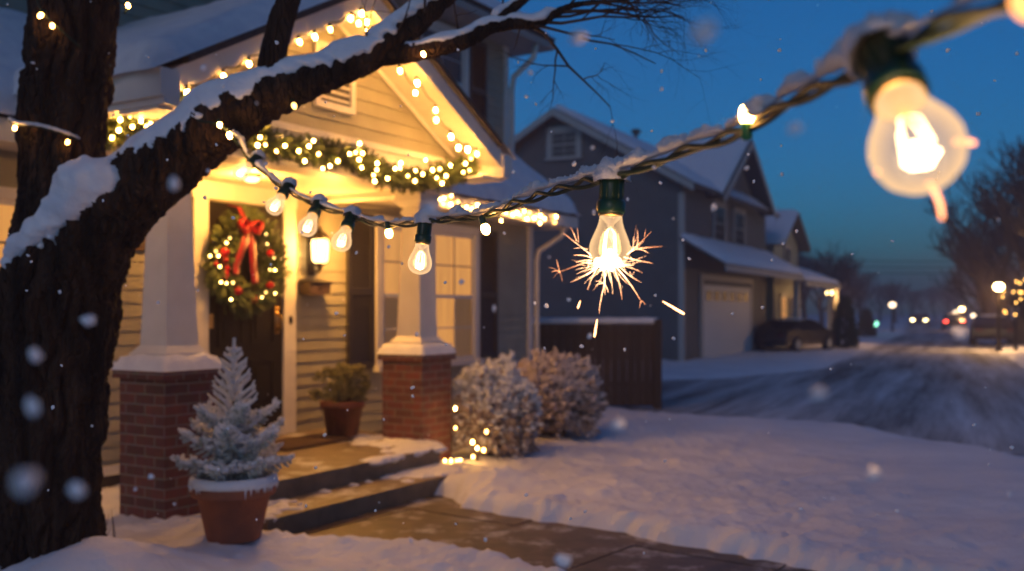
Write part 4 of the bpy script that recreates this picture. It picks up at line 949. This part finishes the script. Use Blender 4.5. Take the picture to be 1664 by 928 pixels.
# the sparks
sk = empty('spark_burst', at(988, 428, 2.13), 'burst of forked glowing sparks spraying from the bulb below the twisted wire', 'sparks')
S0 = sk.location.copy(); C33 = lambda x, y: (860+x/4.218, 340+y/4.218)
random.seed(5)
def streak(segs, dz, r=.0016):
    b = MB(); x0, y0 = segs[0]; Y0 = 2.16-.045
    pts = []
    for i, (x, y) in enumerate(segs):
        px, py = C33(x, y); dd = math.hypot(x-540, y-380)/380*dz; pts.append(at(px, py, Y0+dd)-S0)
    c = bez([tuple(p) for p in pts], 5) if len(pts) > 2 else [tuple(pts[0].lerp(pts[1], k/5)+Vector((0, 0, .0025*math.sin(k/5*3.14)))) for k in range(6)]
    n = len(c)-1
    b.tube(c, [r*(1.0-.70*(i/n)**1.5) for i in range(n+1)], 6); b.build('spark', SPARKC, sk, True)
for segs, r in (([(420, 320), (400, 295), (235, 165)], 1.7), ([(325, 218), (280, 120)], 1.2), ([(338, 225), (330, 130)], .7), ([(430, 335), (380, 318), (305, 315)], 1.5), ([(400, 275), (305, 270)], .7), ([(430, 352), (320, 365)], 1.2),
                ([(430, 350), (330, 385), (208, 430)], 1.6), ([(208, 430), (185, 345)], 1.0), ([(208, 430), (130, 400)], .8), ([(215, 428), (150, 432)], 1.3), ([(208, 430), (163, 475)], .8), ([(208, 430), (228, 492)], 1.2),
                ([(475, 395), (380, 455), (285, 500)], 1.5), ([(465, 400), (430, 470), (400, 550)], 1.2), ([(412, 360), (405, 395), (385, 410)], .7), ([(515, 400), (515, 510), (497, 590), (483, 665), (480, 715)], 1.5), ([(515, 510), (450, 495)], .9), ([(515, 510), (452, 524)], .9),
                ([(515, 505), (520, 590)], 1.1), ([(517, 515), (543, 570)], 1.0), ([(540, 400), (545, 450), (562, 502)], 1.1), ([(580, 410), (615, 500), (637, 620)], 1.3), ([(600, 400), (690, 510), (770, 635)], 1.9), ([(765, 630), (795, 655)], 1.5), ([(768, 632), (755, 680)], 1.2),
                ([(620, 395), (690, 455), (765, 502)], 1.4), ([(640, 390), (778, 437)], 1.1), ([(620, 372), (670, 385), (718, 384)], 1.1), ([(650, 330), (740, 350), (848, 372)], 1.6), ([(670, 310), (740, 272), (912, 255)], 2.0), ([(690, 292), (760, 230), (838, 152)], 1.7), ([(790, 190), (800, 135)], 1.0),
                ([(735, 270), (745, 210), (740, 140)], 1.0), ([(740, 190), (712, 240), (736, 100)], .5), ([(712, 280), (716, 185)], .8), ([(750, 275), (820, 305)], 1.1), ([(745, 265), (790, 215)], 1.0), ([(692, 325), (718, 380)], .8), ([(705, 285), (690, 250)], .9), ([(690, 430), (700, 455), (722, 430)], .7),
                ([(465, 360), (540, 385), (620, 365)], 2.6), ([(500, 380), (505, 430)], 1.6), ([(560, 385), (575, 430)], 1.4), ([(460, 385), (430, 425)], 1.3), ([(620, 375), (660, 420)], 1.3)):
    streak(segs, U(-.12, .12), r*.00040)
for i in range(22):
    a = U(R(-20), R(200)); L = U(60, 190)*(1 if random.random() < .7 else 1.5); r0 = U(35, 75); dx, dy = math.cos(a), math.sin(a); bend = U(-14, 14)
    streak([(540+dx*r0, 385+dy*r0*.5), (540+dx*(r0+L*.5)-dy*bend, 385+dy*(r0*.5+L*.5)+dx*bend), (540+dx*(r0+L), 385+dy*(r0*.5+L))], U(-.1, .1), U(.00012, .00028))
b = MB(); b.ball(at(*C33(540, 372), 2.115)-S0, .017, 18, 12, (1.5, .5, .75), .7, 6, 3.5); b.build('hot_core', SPARKC, sk, True)
for (a, c, r, l) in (((350, 628), (333, 678), .0017, 'tiny orange spark drop falling beneath the burst'), ((465, 755), (447, 875), .0022, 'upright glowing spark falling in front of the dark fence'), ((915, 632), (1062, 718), .0026, 'slanting glowing spark flying off to the right of the burst')):
    p0, p1 = at(*C33(*a), 2.12), at(*C33(*c), 2.10); m = (p0+p1)/2
    b = MB(); b.tube([p0.lerp(p1, k/6)-m for k in range(7)], [r*q for q in (.35, .6, .75, .85, .95, 1.0, .7)], 7); o = b.build('spark', SPARK, None, True); o.location = m; tag(o, l, 'spark')
for (pts, r, l) in (([(1508, 296, .93), (1520, 312, .93), (1528, 332, .93), (1531, 356, .93)], .0042, 'curved glowing spark dropping from the big blurred bulb'), ([(1550, 231, .95), (1566, 229, .95), (1584, 233, .95)], .0052, 'short glowing spark flying sideways off the big blurred bulb'), ([(1424, 279, .86), (1427, 281, .86)], .003, 'tiny round spark hanging before the big blurred bulb')):
    P = [at(*q) for q in pts]; m = P[0]; b = MB(); b.tube([q-m for q in P], [r*.62*(.5+.5*math.sin(3.14*(k+.5)/len(P))) for k in range(len(P))], 8); o = b.build('spark', AMB3, None, True); o.location = m; tag(o, l, 'spark')
point_light('spark_light', at(985, 445, 2.0), .8, (1, .55, .25), .03)
point_light('near_bulb_light', at(1470, 235, .90), 1.2, (1, .55, .25), .03)

# ================================================================== fence
fence = empty('fence', (.9, 16.1, 0), 'dark wooden board fence with snow along its top beside the house', 'fence')
b = MB()
for k in range(24): b.box(-1.62+k*.13, -1.62+k*.13+.124, -.012+.004*(k % 2), .012+.004*(k % 2), .05, 1.42+.004*(k % 3))
b.box(-1.62, 1.5, .02, .06, .35, .44); b.box(-1.62, 1.5, .02, .06, 1.15, 1.24); b.build('fence_boards', WOODB, fence)
b = MB(); b.box(1.42, 1.54, -.06, .06, -.1, 1.46); b.build('fence_post', WOODB, fence)
b = MB(); b.tube([(-1.62+k*.1, 0, 1.435) for k in range(32)], [.055*(1+.25*nz(k*.5)) for k in range(32)], 10); b.build('snow', SNOW, fence, True)

# ================================================================== neighbour houses
T2 = R(28.0)
NM = Matrix.Translation((5.2, 30, 0)) @ Matrix.Rotation(R(90)-T2, 4, 'Z')
nh = empty('house', NM, 'large grey two storey house with attached white garage beyond the fence', 'house', None)
D = 8.34; RZ = 8.0; WZ = 5.5; LX = 10.4
b = MB(); lap(b, 0, D, 0, WZ, 0, axis_x=False, sgn=-1, h=.18); lap(b, 0, 0, WZ, RZ-.1, 0, clip=lambda z: (D/2-(RZ-.1-z)/.6, D/2+(RZ-.1-z)/.6), axis_x=False, h=.18)
lap(b, 0, LX, 0, WZ, 0, h=.18); b.box(0.05, LX, D-.05, D, 0, WZ); b.box(LX-.05, LX, .05, D, 0, WZ); lap(b, 0, 0, WZ, 7.35, -.02, clip=lambda z: (5.97-(7.35-z)/.66, 5.97+(7.35-z)/.66), h=.18)
b.build('wall', NSIDE, nh)
b = MB(); slab(b, [(-.45, -.5, WZ-.2), (LX+.4, -.5, WZ-.2), (LX+.4, D/2, RZ), (-.45, D/2, RZ)], .12); slab(b, [(LX+.4, D+.5, WZ-.2), (-.45, D+.5, WZ-.2), (-.45, D/2, RZ), (LX+.4, D/2, RZ)], .12)
slab(b, [(2.45, -.6, 5.28), (2.45, 3.0, 5.28), (5.97, 3.0, 7.6), (5.97, -.6, 7.6)], .10); slab(b, [(9.5, 3.0, 5.28), (9.5, -.6, 5.28), (5.97, -.6, 7.6), (5.97, 3.0, 7.6)], .10)
slab(b, [(-.3, -1.4, 2.95), (LX+.3, -1.4, 2.95), (LX+.3, .0, 3.75), (-.3, .0, 3.75)], .08)
r2 = b.build('roof', mat('neighbor_roof', (.05, .06, .065), .7), nh)
for i, q in enumerate(([(-.40, -.5, WZ-.1), (LX+.4, -.5, WZ-.1), (LX+.4, D/2, RZ+.1), (-.40, D/2, RZ+.1)], [(2.4, -.55, 5.35), (2.4, 3.0, 5.35), (5.97, 3.0, 7.68), (5.97, -.55, 7.68)], [(9.5, 3.0, 5.35), (9.5, -.55, 5.35), (5.97, -.55, 7.68), (5.97, 3.0, 7.68)], [(-.3, -1.4, 2.98), (LX+.3, -1.4, 2.98), (LX+.3, .0, 3.80), (-.3, .0, 3.80)])):
    snowslab(q, .14, 'snow', r2, 40, 10, 30+i)
b = MB(); b.box(-.06, .06, -.06, .06, RZ, RZ+.55); b.box(-.14, .14, -.14, .14, RZ+.45, RZ+.62)
o = b.build('chimney', SHUT, r2); o.location = (7.0, D/2, 0)
b = MB()
for sg in (-1, 1):
    b.prism([(D/2, RZ+.10), (D/2+sg*(D/2+.5), WZ-.10), (D/2+sg*(D/2+.5), WZ-.32), (D/2, RZ-.14)], -.50, -.46, lambda p, q, t: (t, p, q))
    b.prism([(5.97, 7.66), (5.97+sg*3.6, 5.32), (5.97+sg*3.6, 5.08), (5.97, 7.42)], -.65, -.61, lambda p, q, t: (p, t, q))
b.box(-.05, .10, -.05, -.022, 0, WZ-.3); b.box(-.05, -.022, -.02, .12, 0, WZ-.3); b.box(-.3, LX+.3, -1.46, -1.41, 2.78, 2.96); b.box(LX-.1, LX+.1, -1.3, -1.1, 0, 2.8)
b.build('trim', NTRIM, nh)
b = MB(); b.box(1.9, 7.9, -.06, -.022, 0, 2.45)
for k in range(1, 4): b.box(1.9, 7.9, -.075, -.061, k*.6-.012, k*.6+.012)
gd = b.build('garage_door', NWHITE, nh)
b = MB()
for k in range(6): b.box(2.2+k*.93, 2.85+k*.93, -.072, -.0605, 1.93, 2.25)
b.build('pane', DARKP, gd)
b = MB(); b.box(1.65, 1.895, -.08, -.021, 0, 2.6); b.box(7.905, 8.15, -.08, -.021, 0, 2.6); b.box(1.65, 8.15, -.08, -.021, 2.602, 2.78); b.build('garage_frame', NTRIM, nh)
window(3.2, 4.4, 3.95, 5.15, -.02, 1, nh, .14, NTRIM); window(5.7, 7.0, 3.95, 5.15, -.02, 1, nh, .14, NTRIM)
f = window(-4.42, -3.5, 6.55, 7.4, -.02, 1, nh, .16, NTRIM); f.matrix_local = Matrix.Rotation(R(-90), 4, 'Z')

hx2 = 11.6
nh2 = empty('house', NM @ Matrix.Translation((hx2, 0, 0)), 'small greenish gabled house with lit windows and porch light past the grey house', 'house')
b = MB(); b.box(.2, 4.8, .0, 7, 0, 4.45); b.prism([(.2, 4.45), (4.8, 4.45), (2.5, 5.7)], .0, 7, lambda p, q, t: (p, t, q)); b.box(4.8, 6.7, .3, 6, 0, 2.9); b.box(-1.0, .19, .5, 6, 0, 2.9); b.build('wall', NGREEN, nh2)
b = MB(); slab(b, [(-.2, 7.3, 4.25), (-.2, -.5, 4.25), (2.5, -.5, 5.75), (2.5, 7.3, 5.75)], .08); slab(b, [(5.2, -.5, 4.25), (5.2, 7.3, 4.25), (2.5, 7.3, 5.75), (2.5, -.5, 5.75)], .08)
slab(b, [(-1.0, -1.5, 2.75), (6.9, -1.5, 2.75), (6.9, .3, 3.45), (-1.0, .3, 3.45)], .08); slab(b, [(4.81, .3, 3.45), (6.9, .3, 3.45), (6.9, 3.3, 4.6), (4.81, 3.3, 4.6)], .08); r3 = b.build('roof', mat('far_roof', (.06, .065, .07), .7), nh2)
for i, q in enumerate(([(-.25, 7.3, 4.28), (-.25, -.55, 4.28), (2.5, -.55, 5.8), (2.5, 7.3, 5.8)], [(5.25, -.55, 4.28), (5.25, 7.3, 4.28), (2.5, 7.3, 5.8), (2.5, -.55, 5.8)], [(-1.0, -1.5, 2.78), (6.9, -1.5, 2.78), (6.9, .3, 3.48), (-1.0, .3, 3.48)])): snowslab(q, .13, 'snow', r3, 30, 10, 40+i)
b = MB(); b.box(-1, 6.9, -1.55, -1.51, 2.58, 2.76)
for x in (4.9, 6.7): b.box(x-.08, x+.08, -1.45, -1.29, 0, 2.7)
b.build('trim', NTRIM, nh2)
window(1.4, 2.4, 1.0, 2.2, -.01, 1, nh2, .12, NTRIM, shows=[(1.4, 2.4, 1.0, 2.2, CURTF)]); window(3.2, 4.2, 1.0, 2.2, -.01, 1, nh2, .12, NTRIM); window(2.0, 3.0, 3.2, 4.3, -.01, 1, nh2, .12, NTRIM); window(5.3, 6.2, 1.0, 2.3, .29, 1, nh2, .12, NTRIM)
b = MB(); b.ball((5.9, -1.2, 2.42), .14, 12, 8); o = b.build('porch_lamp', YARDL, nh2, True)
point_light('porch_lamp_light', (5.9, -1.25, 2.2), 85, (1, .46, .13), .12, nh2)

# ================================================================== cars
def make_car(M, label, group='cars on the snowy street'):
    root = empty('parked_car', M, label, 'car', group)
    prof = [(-2.2, .30), (-2.28, .50), (-2.27, .78), (-2.12, .90), (-1.75, .95), (-1.35, 1.12), (-.85, 1.30), (-.35, 1.37), (.1, 1.37), (.55, 1.29), (1.0, 1.08), (1.25, .95), (1.75, .87), (2.1, .74), (2.25, .56), (2.26, .40), (2.18, .28)]
    def body(w0, w1):
        b = MB(); n = len(prof); vs = []
        for y, k in ((-.86, .96), (-.9, 1.0), (.9, 1.0), (.86, .96)):
            for (x, z) in prof: tw_ = 1-(max(0, z-.9)*.42); vs.append((x*(k*.02+.98), y*tw_, z*(.99 if k < 1 else 1)))
        fs = [tuple(range(n))[::-1], tuple(range(3*n, 4*n))]
        for j in range(3): fs += [(j*n+i, j*n+(i+1) % n, (j+1)*n+(i+1) % n, (j+1)*n+i) for i in range(n)]
        b.add(vs, fs); return b
    body(0, 0).build('body', CARP, root)
    b = MB()
    for sg in (-1, 1):
        y = sg*.905
        for poly in ([(-1.5, .95), (-.85, 1.24), (-.3, 1.31), (-.25, .93)], [(-.17, .93), (-.2, 1.31), (.08, 1.31), (.5, 1.22), (1.05, .93)]):
            b.add([(x, sg*(.915*(1-max(0, z-.9)*.42)), z) for x, z in poly], [tuple(range(len(poly)))])
    b.add([(1.22, -.78, .99), (1.22, .78, .99), (.62, .66, 1.285), (.62, -.66, 1.285)], [(0, 1, 2, 3)]); b.add([(-1.70, -.78, .99), (-1.70, .78, .99), (-.95, .66, 1.295), (-.95, -.66, 1.295)], [(0, 1, 2, 3)])
    b.build('window', CARG, root)
    for (x, y) in ((-1.38, -.8), (-1.38, .8), (1.4, -.8), (1.4, .8)):
        w = MB(); w.lathe([(.2, -.11), (.31, -.11), (.33, -.07), (.33, .07), (.31, .11), (.2, .11)], 20, Matrix.Rotation(R(90), 4, 'X')); wo = w.build('wheel', TYRE, root, True); wo.location = (x, y*1.03, .33)
        w = MB(); w.lathe([(.01, -.12), (.19, -.115), (.2, 0), (.19, .115), (.01, .12)], 14, Matrix.Rotation(R(90), 4, 'X')); w.build('rim', NTRIM, wo)
    b = MB(); b.ball((-.12, 0, 1.35), .5, 20, 10, (1.3, 1.25, .15), .3, 2); b.build('snow', SNOW, root, True)  # snow dusting, spread wider to stand in for the roof's blue sky sheen
    for y in (-.62, .62):
        b = MB(); b.ball((2.24, y, .62), .1, 10, 7, (.5, 1.5, .8)); b.build('headlight', CARG, root, True)
        b = MB(); b.ball((-2.27, y, .72), .1, 10, 7, (.5, 1.6, .7)); b.build('tail_light', mat('tail_glass', (.1, .005, .005), .2), root, True)
    return root
def carM(px, Y, ang): return Matrix.Translation(((px-CX)/F*Y, Y, .01)) @ Matrix.Rotation(ang, 4, 'Z')
car = make_car(carM(1290, 38.6, R(46)) @ Matrix.Diagonal((.92, .92, .92, 1)), 'dark snow dusted sedan parked on the drive by the white garage')
def another(M, label, hl=None, tl=None):
    c = copy_tree(car); c.matrix_world = M; c['label'] = label
    for ch in c.children:
        if ch.name.startswith('headlight') and hl: ch.data = ch.data.copy(); ch.data.materials[0] = hl
        if ch.name.startswith('tail_light') and tl: ch.data = ch.data.copy(); ch.data.materials[0] = tl
    return c
rd = math.atan2(.919, .395)
another(carM(1612, 46, rd), 'snow topped car parked at the kerb beyond the tall street lamp')
another(carM(1550, 82, rd), 'distant car driving away with glowing red tail lights', tl=TAILL)
another(carM(1494, 105, rd+math.pi), 'distant oncoming car with two glowing yellow headlights', hl=HEADL)

# ================================================================== lamps down the street
def lamp_post(px, Y, z, label, r=.16, gm=YARDL, power=0, base=0.0):
    o = empty('street_lamp', ((px-CX)/F*Y, Y, base), label, 'street lamp', 'lamps along the street')
    b = MB(); b.tube([(0, 0, -.1), (0, 0, z-r*.9)], [.09, .06], 8); b.lathe([(.13, 0), (.12, .25), (.07, .3)], 10); b.build('pole', DARKM, o)
    b = MB(); b.ball((0, 0, z), r, 12, 8, (1, 1, .85)); b.build('lamp_globe', gm, o, True)
    b = MB(); b.lathe([(r*1.25, z+r*.72), (r*.8, z+r*1.1), (.02, z+r*1.3)], 12); b.build('lamp_cap', DARKM, o)
    if power: point_light('street_lamp_light', (0, 0, z-r-.1), power, (1, .52, .18), .12, o)
    return o
lamp_post(1623, 39, 2.55, 'tall black lamp post with round glowing head by the lit tree', .19, power=900)
lamp_post(1563, 80, 1.72, 'small distant lamp glowing yellow above the road near the red tail lights', .2, power=500)
lamp_post(1553, 95, 1.45, 'faint distant lamp just behind the small yellow one', .2, YARDD)
lamp_post(1450, 75, 2.05, 'dim grey distant lamp standing alone before the dark trees', .24, YARDD)
lamp_post(1422, 62, .78, 'low pale green garden light near the distant pavement', .19, GREENL)
lamp_post(1582, 60, 1.3, 'faint amber lamp beside the snow topped parked car', .14, YARDD)
point = point_light('far_street_glow', (0, 0, 0), 1, WARM, .1); bpy.data.objects.remove(point)
b = MB(); b.tube([(0, 0, -.1), (0, 0, 2.2)], [.08, .05], 8); b.box(-.22, .22, -.03, .03, 1.75, 2.15)
o = b.build('sign_post', DARKM); o.location = ((1650-CX)/F*38, 38, 0); tag(o, 'plain dark sign post standing right of the tall lamp post', 'post')

ow = empty('overhead_wire', (20, 60, 7), 'thin dark overhead wires crossing above the far end of the street', 'power line')
for k in range(3):
    b = MB(); P = [(-14+28*t/12, -4+2*t/12, -2.2-.35*k+1.0*abs(t/6-1)**2*.6-.05*t) for t in range(13)]; b.tube(P, .022, 5); b.build('wire', DARKM, ow, True)
# ================================================================== bare trees, hedge
def bare_tree(name, h, seed, label, m=FARBARK, lev=5):
    random.seed(seed); o = empty(name, (0, 0, 0), label, 'tree', 'bare winter trees along the street'); tr = MB(); cr = MB()
    def br(p, d, L, r, l):
        pts = [p]; rr = [r]; n = 4
        for k in range(n):
            d = (d+Vector((U(-.16, .16), U(-.16, .16), U(-.05, .14)))).normalized(); p = p+d*L/n; pts.append(p); rr.append(r*(1-.30*(k+1)/n))
        (tr if l == lev else cr).tube(pts, rr, 8 if l == lev else (5 if l > 2 else 3), False)
        if l == 0: return
        for k in range(4 if l > 2 else 3):
            q = pts[random.choice((2, 3, 4))]; e = (d*.9+Vector((U(-1, 1), U(-1, 1), U(-.15, .7)))).normalized(); br(q, e, L*U(.58, .80), rr[-1]*.80, l-1)
    br(Vector((0, 0, -.1)), Vector((0, 0, 1)), h*.28, h*.024, lev)
    tr.build('trunk', m, o, True); cr.build('crown', m, o); return o
bt = [bare_tree('bare_tree', 9, 31, 'tall dark bare tree rising behind the lamp post at the street edge'), bare_tree('bare_tree', 9, 44, 'rounded bare tree between the small green house and distant road', lev=5)]
far_label = 'bare leafless tree in the dark row fading down the street'
spots = [(1655, 44, 1.45, 0, bt[0]['label']), (1352, 62, 1.05, 1, bt[1]['label']), (1590, 70, 1.0, 1, far_label), (1400, 88, 1.0, 0, far_label), (1310, 70, 1.0, 0, far_label), (1455, 120, 1.0, 1, far_label), (1620, 95, 1.1, 0, far_label), (1570, 130, 1.0, 1, far_label), (1260, 75, 1.0, 1, far_label), (1690, 60, 1.5, 1, far_label), (1605, 58, 1.35, 1, far_label), (1720, 40, 1.5, 1, far_label), (1520, 190, 1.1, 0, far_label), (1480, 160, 1.0, 1, far_label), (1545, 165, 1.0, 0, far_label), (1430, 150, 1.1, 1, far_label), (1380, 110, 1.0, 1, far_label), (1740, 48, 1.2, 0, far_label), (1660, 56, 1.4, 1, far_label), (1615, 75, 1.3, 1, far_label), (1335, 95, 1.2, 1, far_label), (1290, 90, 1.2, 0, far_label), (1500, 230, 1.3, 1, far_label), (1465, 240, 1.3, 0, far_label), (1535, 250, 1.2, 1, far_label), (1590, 160, 1.2, 0, far_label), (1410, 200, 1.5, 1, far_label), (1640, 130, 1.4, 1, far_label), (1632, 52, 1.6, 1, far_label), (1700, 47, 1.7, 0, far_label)]
used = set(); random.seed(3)
for (px, Y, s, k, lab) in spots:
    o = bt[k] if k not in used else copy_tree(bt[k]); used.add(k); o['label'] = lab
    o.matrix_world = Matrix.Translation(((px-CX)/F*Y, Y, 0)) @ Matrix.Rotation(U(0, 6.28), 4, 'Z') @ Matrix.Diagonal((s, s, s, 1))
def cone_shrub(px, Y, h, w, label):
    o = empty('evergreen_shrub', ((px-CX)/F*Y, Y, 0), label, 'shrub'); b = MB()
    for i in range(900):
        z = U(.03, 1)**1.0*h; r = w*(1-z/h)**.6*U(.5, 1.05); a = U(0, 6.283); c = Vector((r*math.cos(a), r*math.sin(a), z)); b.spike(c, (math.cos(a), math.sin(a), .9), U(.1, .25), .04, 4, .2)
    b.build('foliage', HEDGE, o); t = MB(); t.tube([(0, 0, -.1), (0, 0, h*.8)], [.06, .02], 6); t.build('trunk', FARBARK, o)
cone_shrub(1372, 40, 2.1, .55, 'dark upright evergreen shrub beside the lit porch of the small house')
cone_shrub(1408, 58, 1.6, .5, 'small dark evergreen shrub near the pale green garden light')
# lit tree at the far right
lt = bare_tree('lit_tree', 3.6, 61, 'small bare tree wrapped in amber lights beside the tall lamp post', lev=4); lt.location = ((1680-CX)/F*36, 36, 0); lt['group'] = 'bare winter trees along the street'
AMB = emis('amber_bulb_glow', (1.0, .48, .10), 7)
for i in range(30):
    d = Vector((U(-1, 1), U(-1, 1), U(-.6, 1.0))).normalized()*U(.5, 1.25); mini(lt, Vector((0, 0, 1.95))+d*Vector((1, 1, .8)).x, AMB, .035, sock=False, long=1)
rh = empty('house', (16.9, 27, 0), 'dark low house with eave at the right edge of the street', 'house')
MR = Matrix.Translation((26.5, 44, 0)) @ Matrix.Rotation(R(-20), 4, 'Z'); rh.matrix_world = MR
b = MB(); b.box(0, 9, 0, 8, 0, 3.2); b.prism([(0, 3.2), (8, 3.2), (4, 5.2)], 0, 9, lambda p, q, t: (t, p, q)); b.build('wall', NSIDE, rh)
b = MB(); slab(b, [(-.5, -.5, 3.0), (9.5, -.5, 3.0), (9.5, 4, 5.3), (-.5, 4, 5.3)], .12); slab(b, [(9.5, 8.5, 3.0), (-.5, 8.5, 3.0), (-.5, 4, 5.3), (9.5, 4, 5.3)], .12); r4 = b.build('roof', mat('right_roof', (.05, .055, .06), .7), rh)
snowslab([(-.5, -.5, 3.05), (9.5, -.5, 3.05), (9.5, 4, 5.35), (-.5, 4, 5.35)], .14, 'snow', r4, 20, 8, 71)

# ================================================================== falling snow
random.seed(17)
fm = mat('snowflake', (.95, .93, .93), .8); fl_mesh = []
for k in range(6):
    b = MB(); b.ball((0, 0, 0), 1, 8, 6, (1, U(.5, .9), U(.5, 1.1)), .7, k, 1.6); o = b.build('snowflake', fm, None, True); fl_mesh.append(o)
FL = [(700, 340, .9, 11), (1330, 640, .75, 14), (1560, 540, 1.1, 11), (1005, 690, 1.0, 11), (1290, 210, .8, 11), (1420, 770, .9, 12), (940, 60, .9, 12), (283, 300, 1.0, 11), (143, 521, 1.15, 10), (57, 577, .95, 12), (52, 663, .80, 15), (125, 796, .80, 16), (42, 780, .55, 20), (855, 157, 2.0, 8), (862, 118, 1.5, 9), (1143, 50, .62, 20), (803, 501, 1.5, 12), (933, 266, 2.0, 9), (1160, 337, 1.6, 13), (869, 493, 2.4, 8), (888, 497, 2.4, 8), (968, 79, 3, 6), (842, 101, 3, 6), (1147, 82, 2.6, 7), (1267, 82, 3, 7), (1015, 568, 2.6, 7), (945, 563, 2.6, 7), (885, 566, 3, 6), (1120, 420, 2.6, 7), (670, 630, 2.4, 8), (245, 775, 1.6, 9), (220, 795, 1.6, 7), (915, 910, 1.2, 11), (1640, 803, 1.4, 9), (1617, 131, 3, 6), (1075, 145, 1.8, 8), (995, 197, 2.0, 7), (1110, 390, 2.6, 7), (1073, 297, 2.6, 7), (1225, 295, 2.8, 7), (1450, 392, 2.6, 7), (1385, 413, 3, 6), (1255, 423, 2.8, 7), (1190, 510, 2.8, 6), (440, 430, 3, 5), (560, 545, 3, 5), (610, 830, 2.5, 6), (497, 822, 2.5, 6), (725, 560, 2.5, 5), (1065, 480, 2.8, 6), (1095, 550, 3, 7)]
for i in range(75): FL.append((U(0, 1664), U(0, 880), U(1.5, 4.2), U(4, 8)))
for i in range(120): FL.append((U(0, 1664), U(0, 900), U(1.6, 9), U(2.5, 5)))
for i, (px, py, Y, dpx) in enumerate(FL):
    o = fl_mesh[i] if i < 6 else fl_mesh[i % 6].copy()
    if i >= 6: COL.objects.link(o)
    r = dpx/2*Y/F if i < 126 else U(.0035, .006)
    r = min(r, .0095)
    p = at(px, py, Y)
    r *= 2.2 if Y < 1.3 else 1; o.location = p; o.scale = (r, r, r); o.rotation_euler = (U(0, 6), U(0, 6), U(0, 6))
    near = Y < 1.2
    tag(o, 'large blurred snowflake drifting close to the viewer' if near else 'small white snowflake falling through the blue dusk', 'snowflake', 'snowflakes drifting close to the viewer' if near else 'snowflakes falling through the air')
# dry grass stalks by the trunk
b = MB()
for k in range(7):
    p = at(158+U(-8, 40), 895, 5.9); z0 = gz(p.x, p.y)-.02; h = U(.1, .24); dx = U(-.05, .08); b.tube([(p.x-TRX, p.y-TRY, z0), (p.x-TRX+dx*.4, p.y-TRY, z0+h*.6), (p.x-TRX+dx, p.y-TRY, z0+h)], [.003, .0025, .001], 4)
o = b.build('dry_grass', TWIG); o.location = (TRX, TRY, 0); tag(o, 'few dry grass stalks poking from the snow beside the tree trunk', 'grass', kind='stuff')

# ================================================================== air
if 1:
    b = MB(); b.box(-240, 320, -60, 440, -1.5, 16)
    hm = bpy.data.materials.new('dusk_haze'); hm.use_nodes = True; hn = hm.node_tree; hn.nodes.remove(hn.nodes['Principled BSDF'])
    pv = hn.nodes.new('ShaderNodeVolumePrincipled'); pv.inputs['Color'].default_value = (.90, .78, .90, 1); pv.inputs['Density'].default_value = .0048; pv.inputs['Anisotropy'].default_value = .2
    hn.links.new(pv.outputs[0], hn.nodes['Material Output'].inputs['Volume'])
    tag(b.build('haze', hm), 'thin blue dusk haze of falling snow filling the street', 'haze', kind='stuff')
# ================================================================== world, sun, camera
w = bpy.data.worlds.new('World'); sc.world = w; w.use_nodes = True; nt = w.node_tree
sky = nt.nodes.new('ShaderNodeTexSky'); sky.sky_type = 'NISHITA'; sky.sun_disc = False
SUN_EL, SUN_ROT = 4.0, 200.0
sky.sun_elevation = R(SUN_EL); sky.sun_rotation = R(SUN_ROT); sky.air_density = 1.0; sky.dust_density = .2; sky.ozone_density = 5.0
mx = nt.nodes.new('ShaderNodeMixRGB'); mx.blend_type = 'MULTIPLY'; mx.inputs[0].default_value = 1; mx.inputs[2].default_value = (.22, .56, .66, 1)
bg = nt.nodes['Background']; bg.inputs[1].default_value = .168
nt.links.new(sky.outputs[0], mx.inputs[1]); nt.links.new(mx.outputs[0], bg.inputs[0])
sl = bpy.data.lights.new('sun', 'SUN'); sl.energy = .20; sl.angle = R(30); sl.color = (1, .79, .78)
so = bpy.data.objects.new('sun', sl); COL.objects.link(so); so.rotation_euler = (R(58), 0, R(-22))
cam = bpy.data.cameras.new('camera'); co = bpy.data.objects.new('camera', cam); COL.objects.link(co); sc.camera = co
co.location = (0, 0, EYE); co.rotation_euler = (R(90), 0, 0)
cam.sensor_width = 36; cam.lens = 36*F/1664; cam.shift_y = (HY-464)/1664; cam.clip_end = 2000; cam.clip_start = .05
cam.dof.use_dof = True; cam.dof.focus_distance = 2.8; cam.dof.aperture_fstop = 2.2
sc.view_settings.view_transform = 'Standard'; sc.view_settings.look = 'None'; sc.view_settings.exposure = .48; sc.view_settings.gamma = 1
sc.cycles.use_denoising = True; sc.cycles.max_bounces = 5; sc.cycles.diffuse_bounces = 3; sc.cycles.transparent_max_bounces = 12; sc.cycles.sample_clamp_indirect = 4
sc.cycles.caustics_reflective = False; sc.cycles.caustics_refractive = False
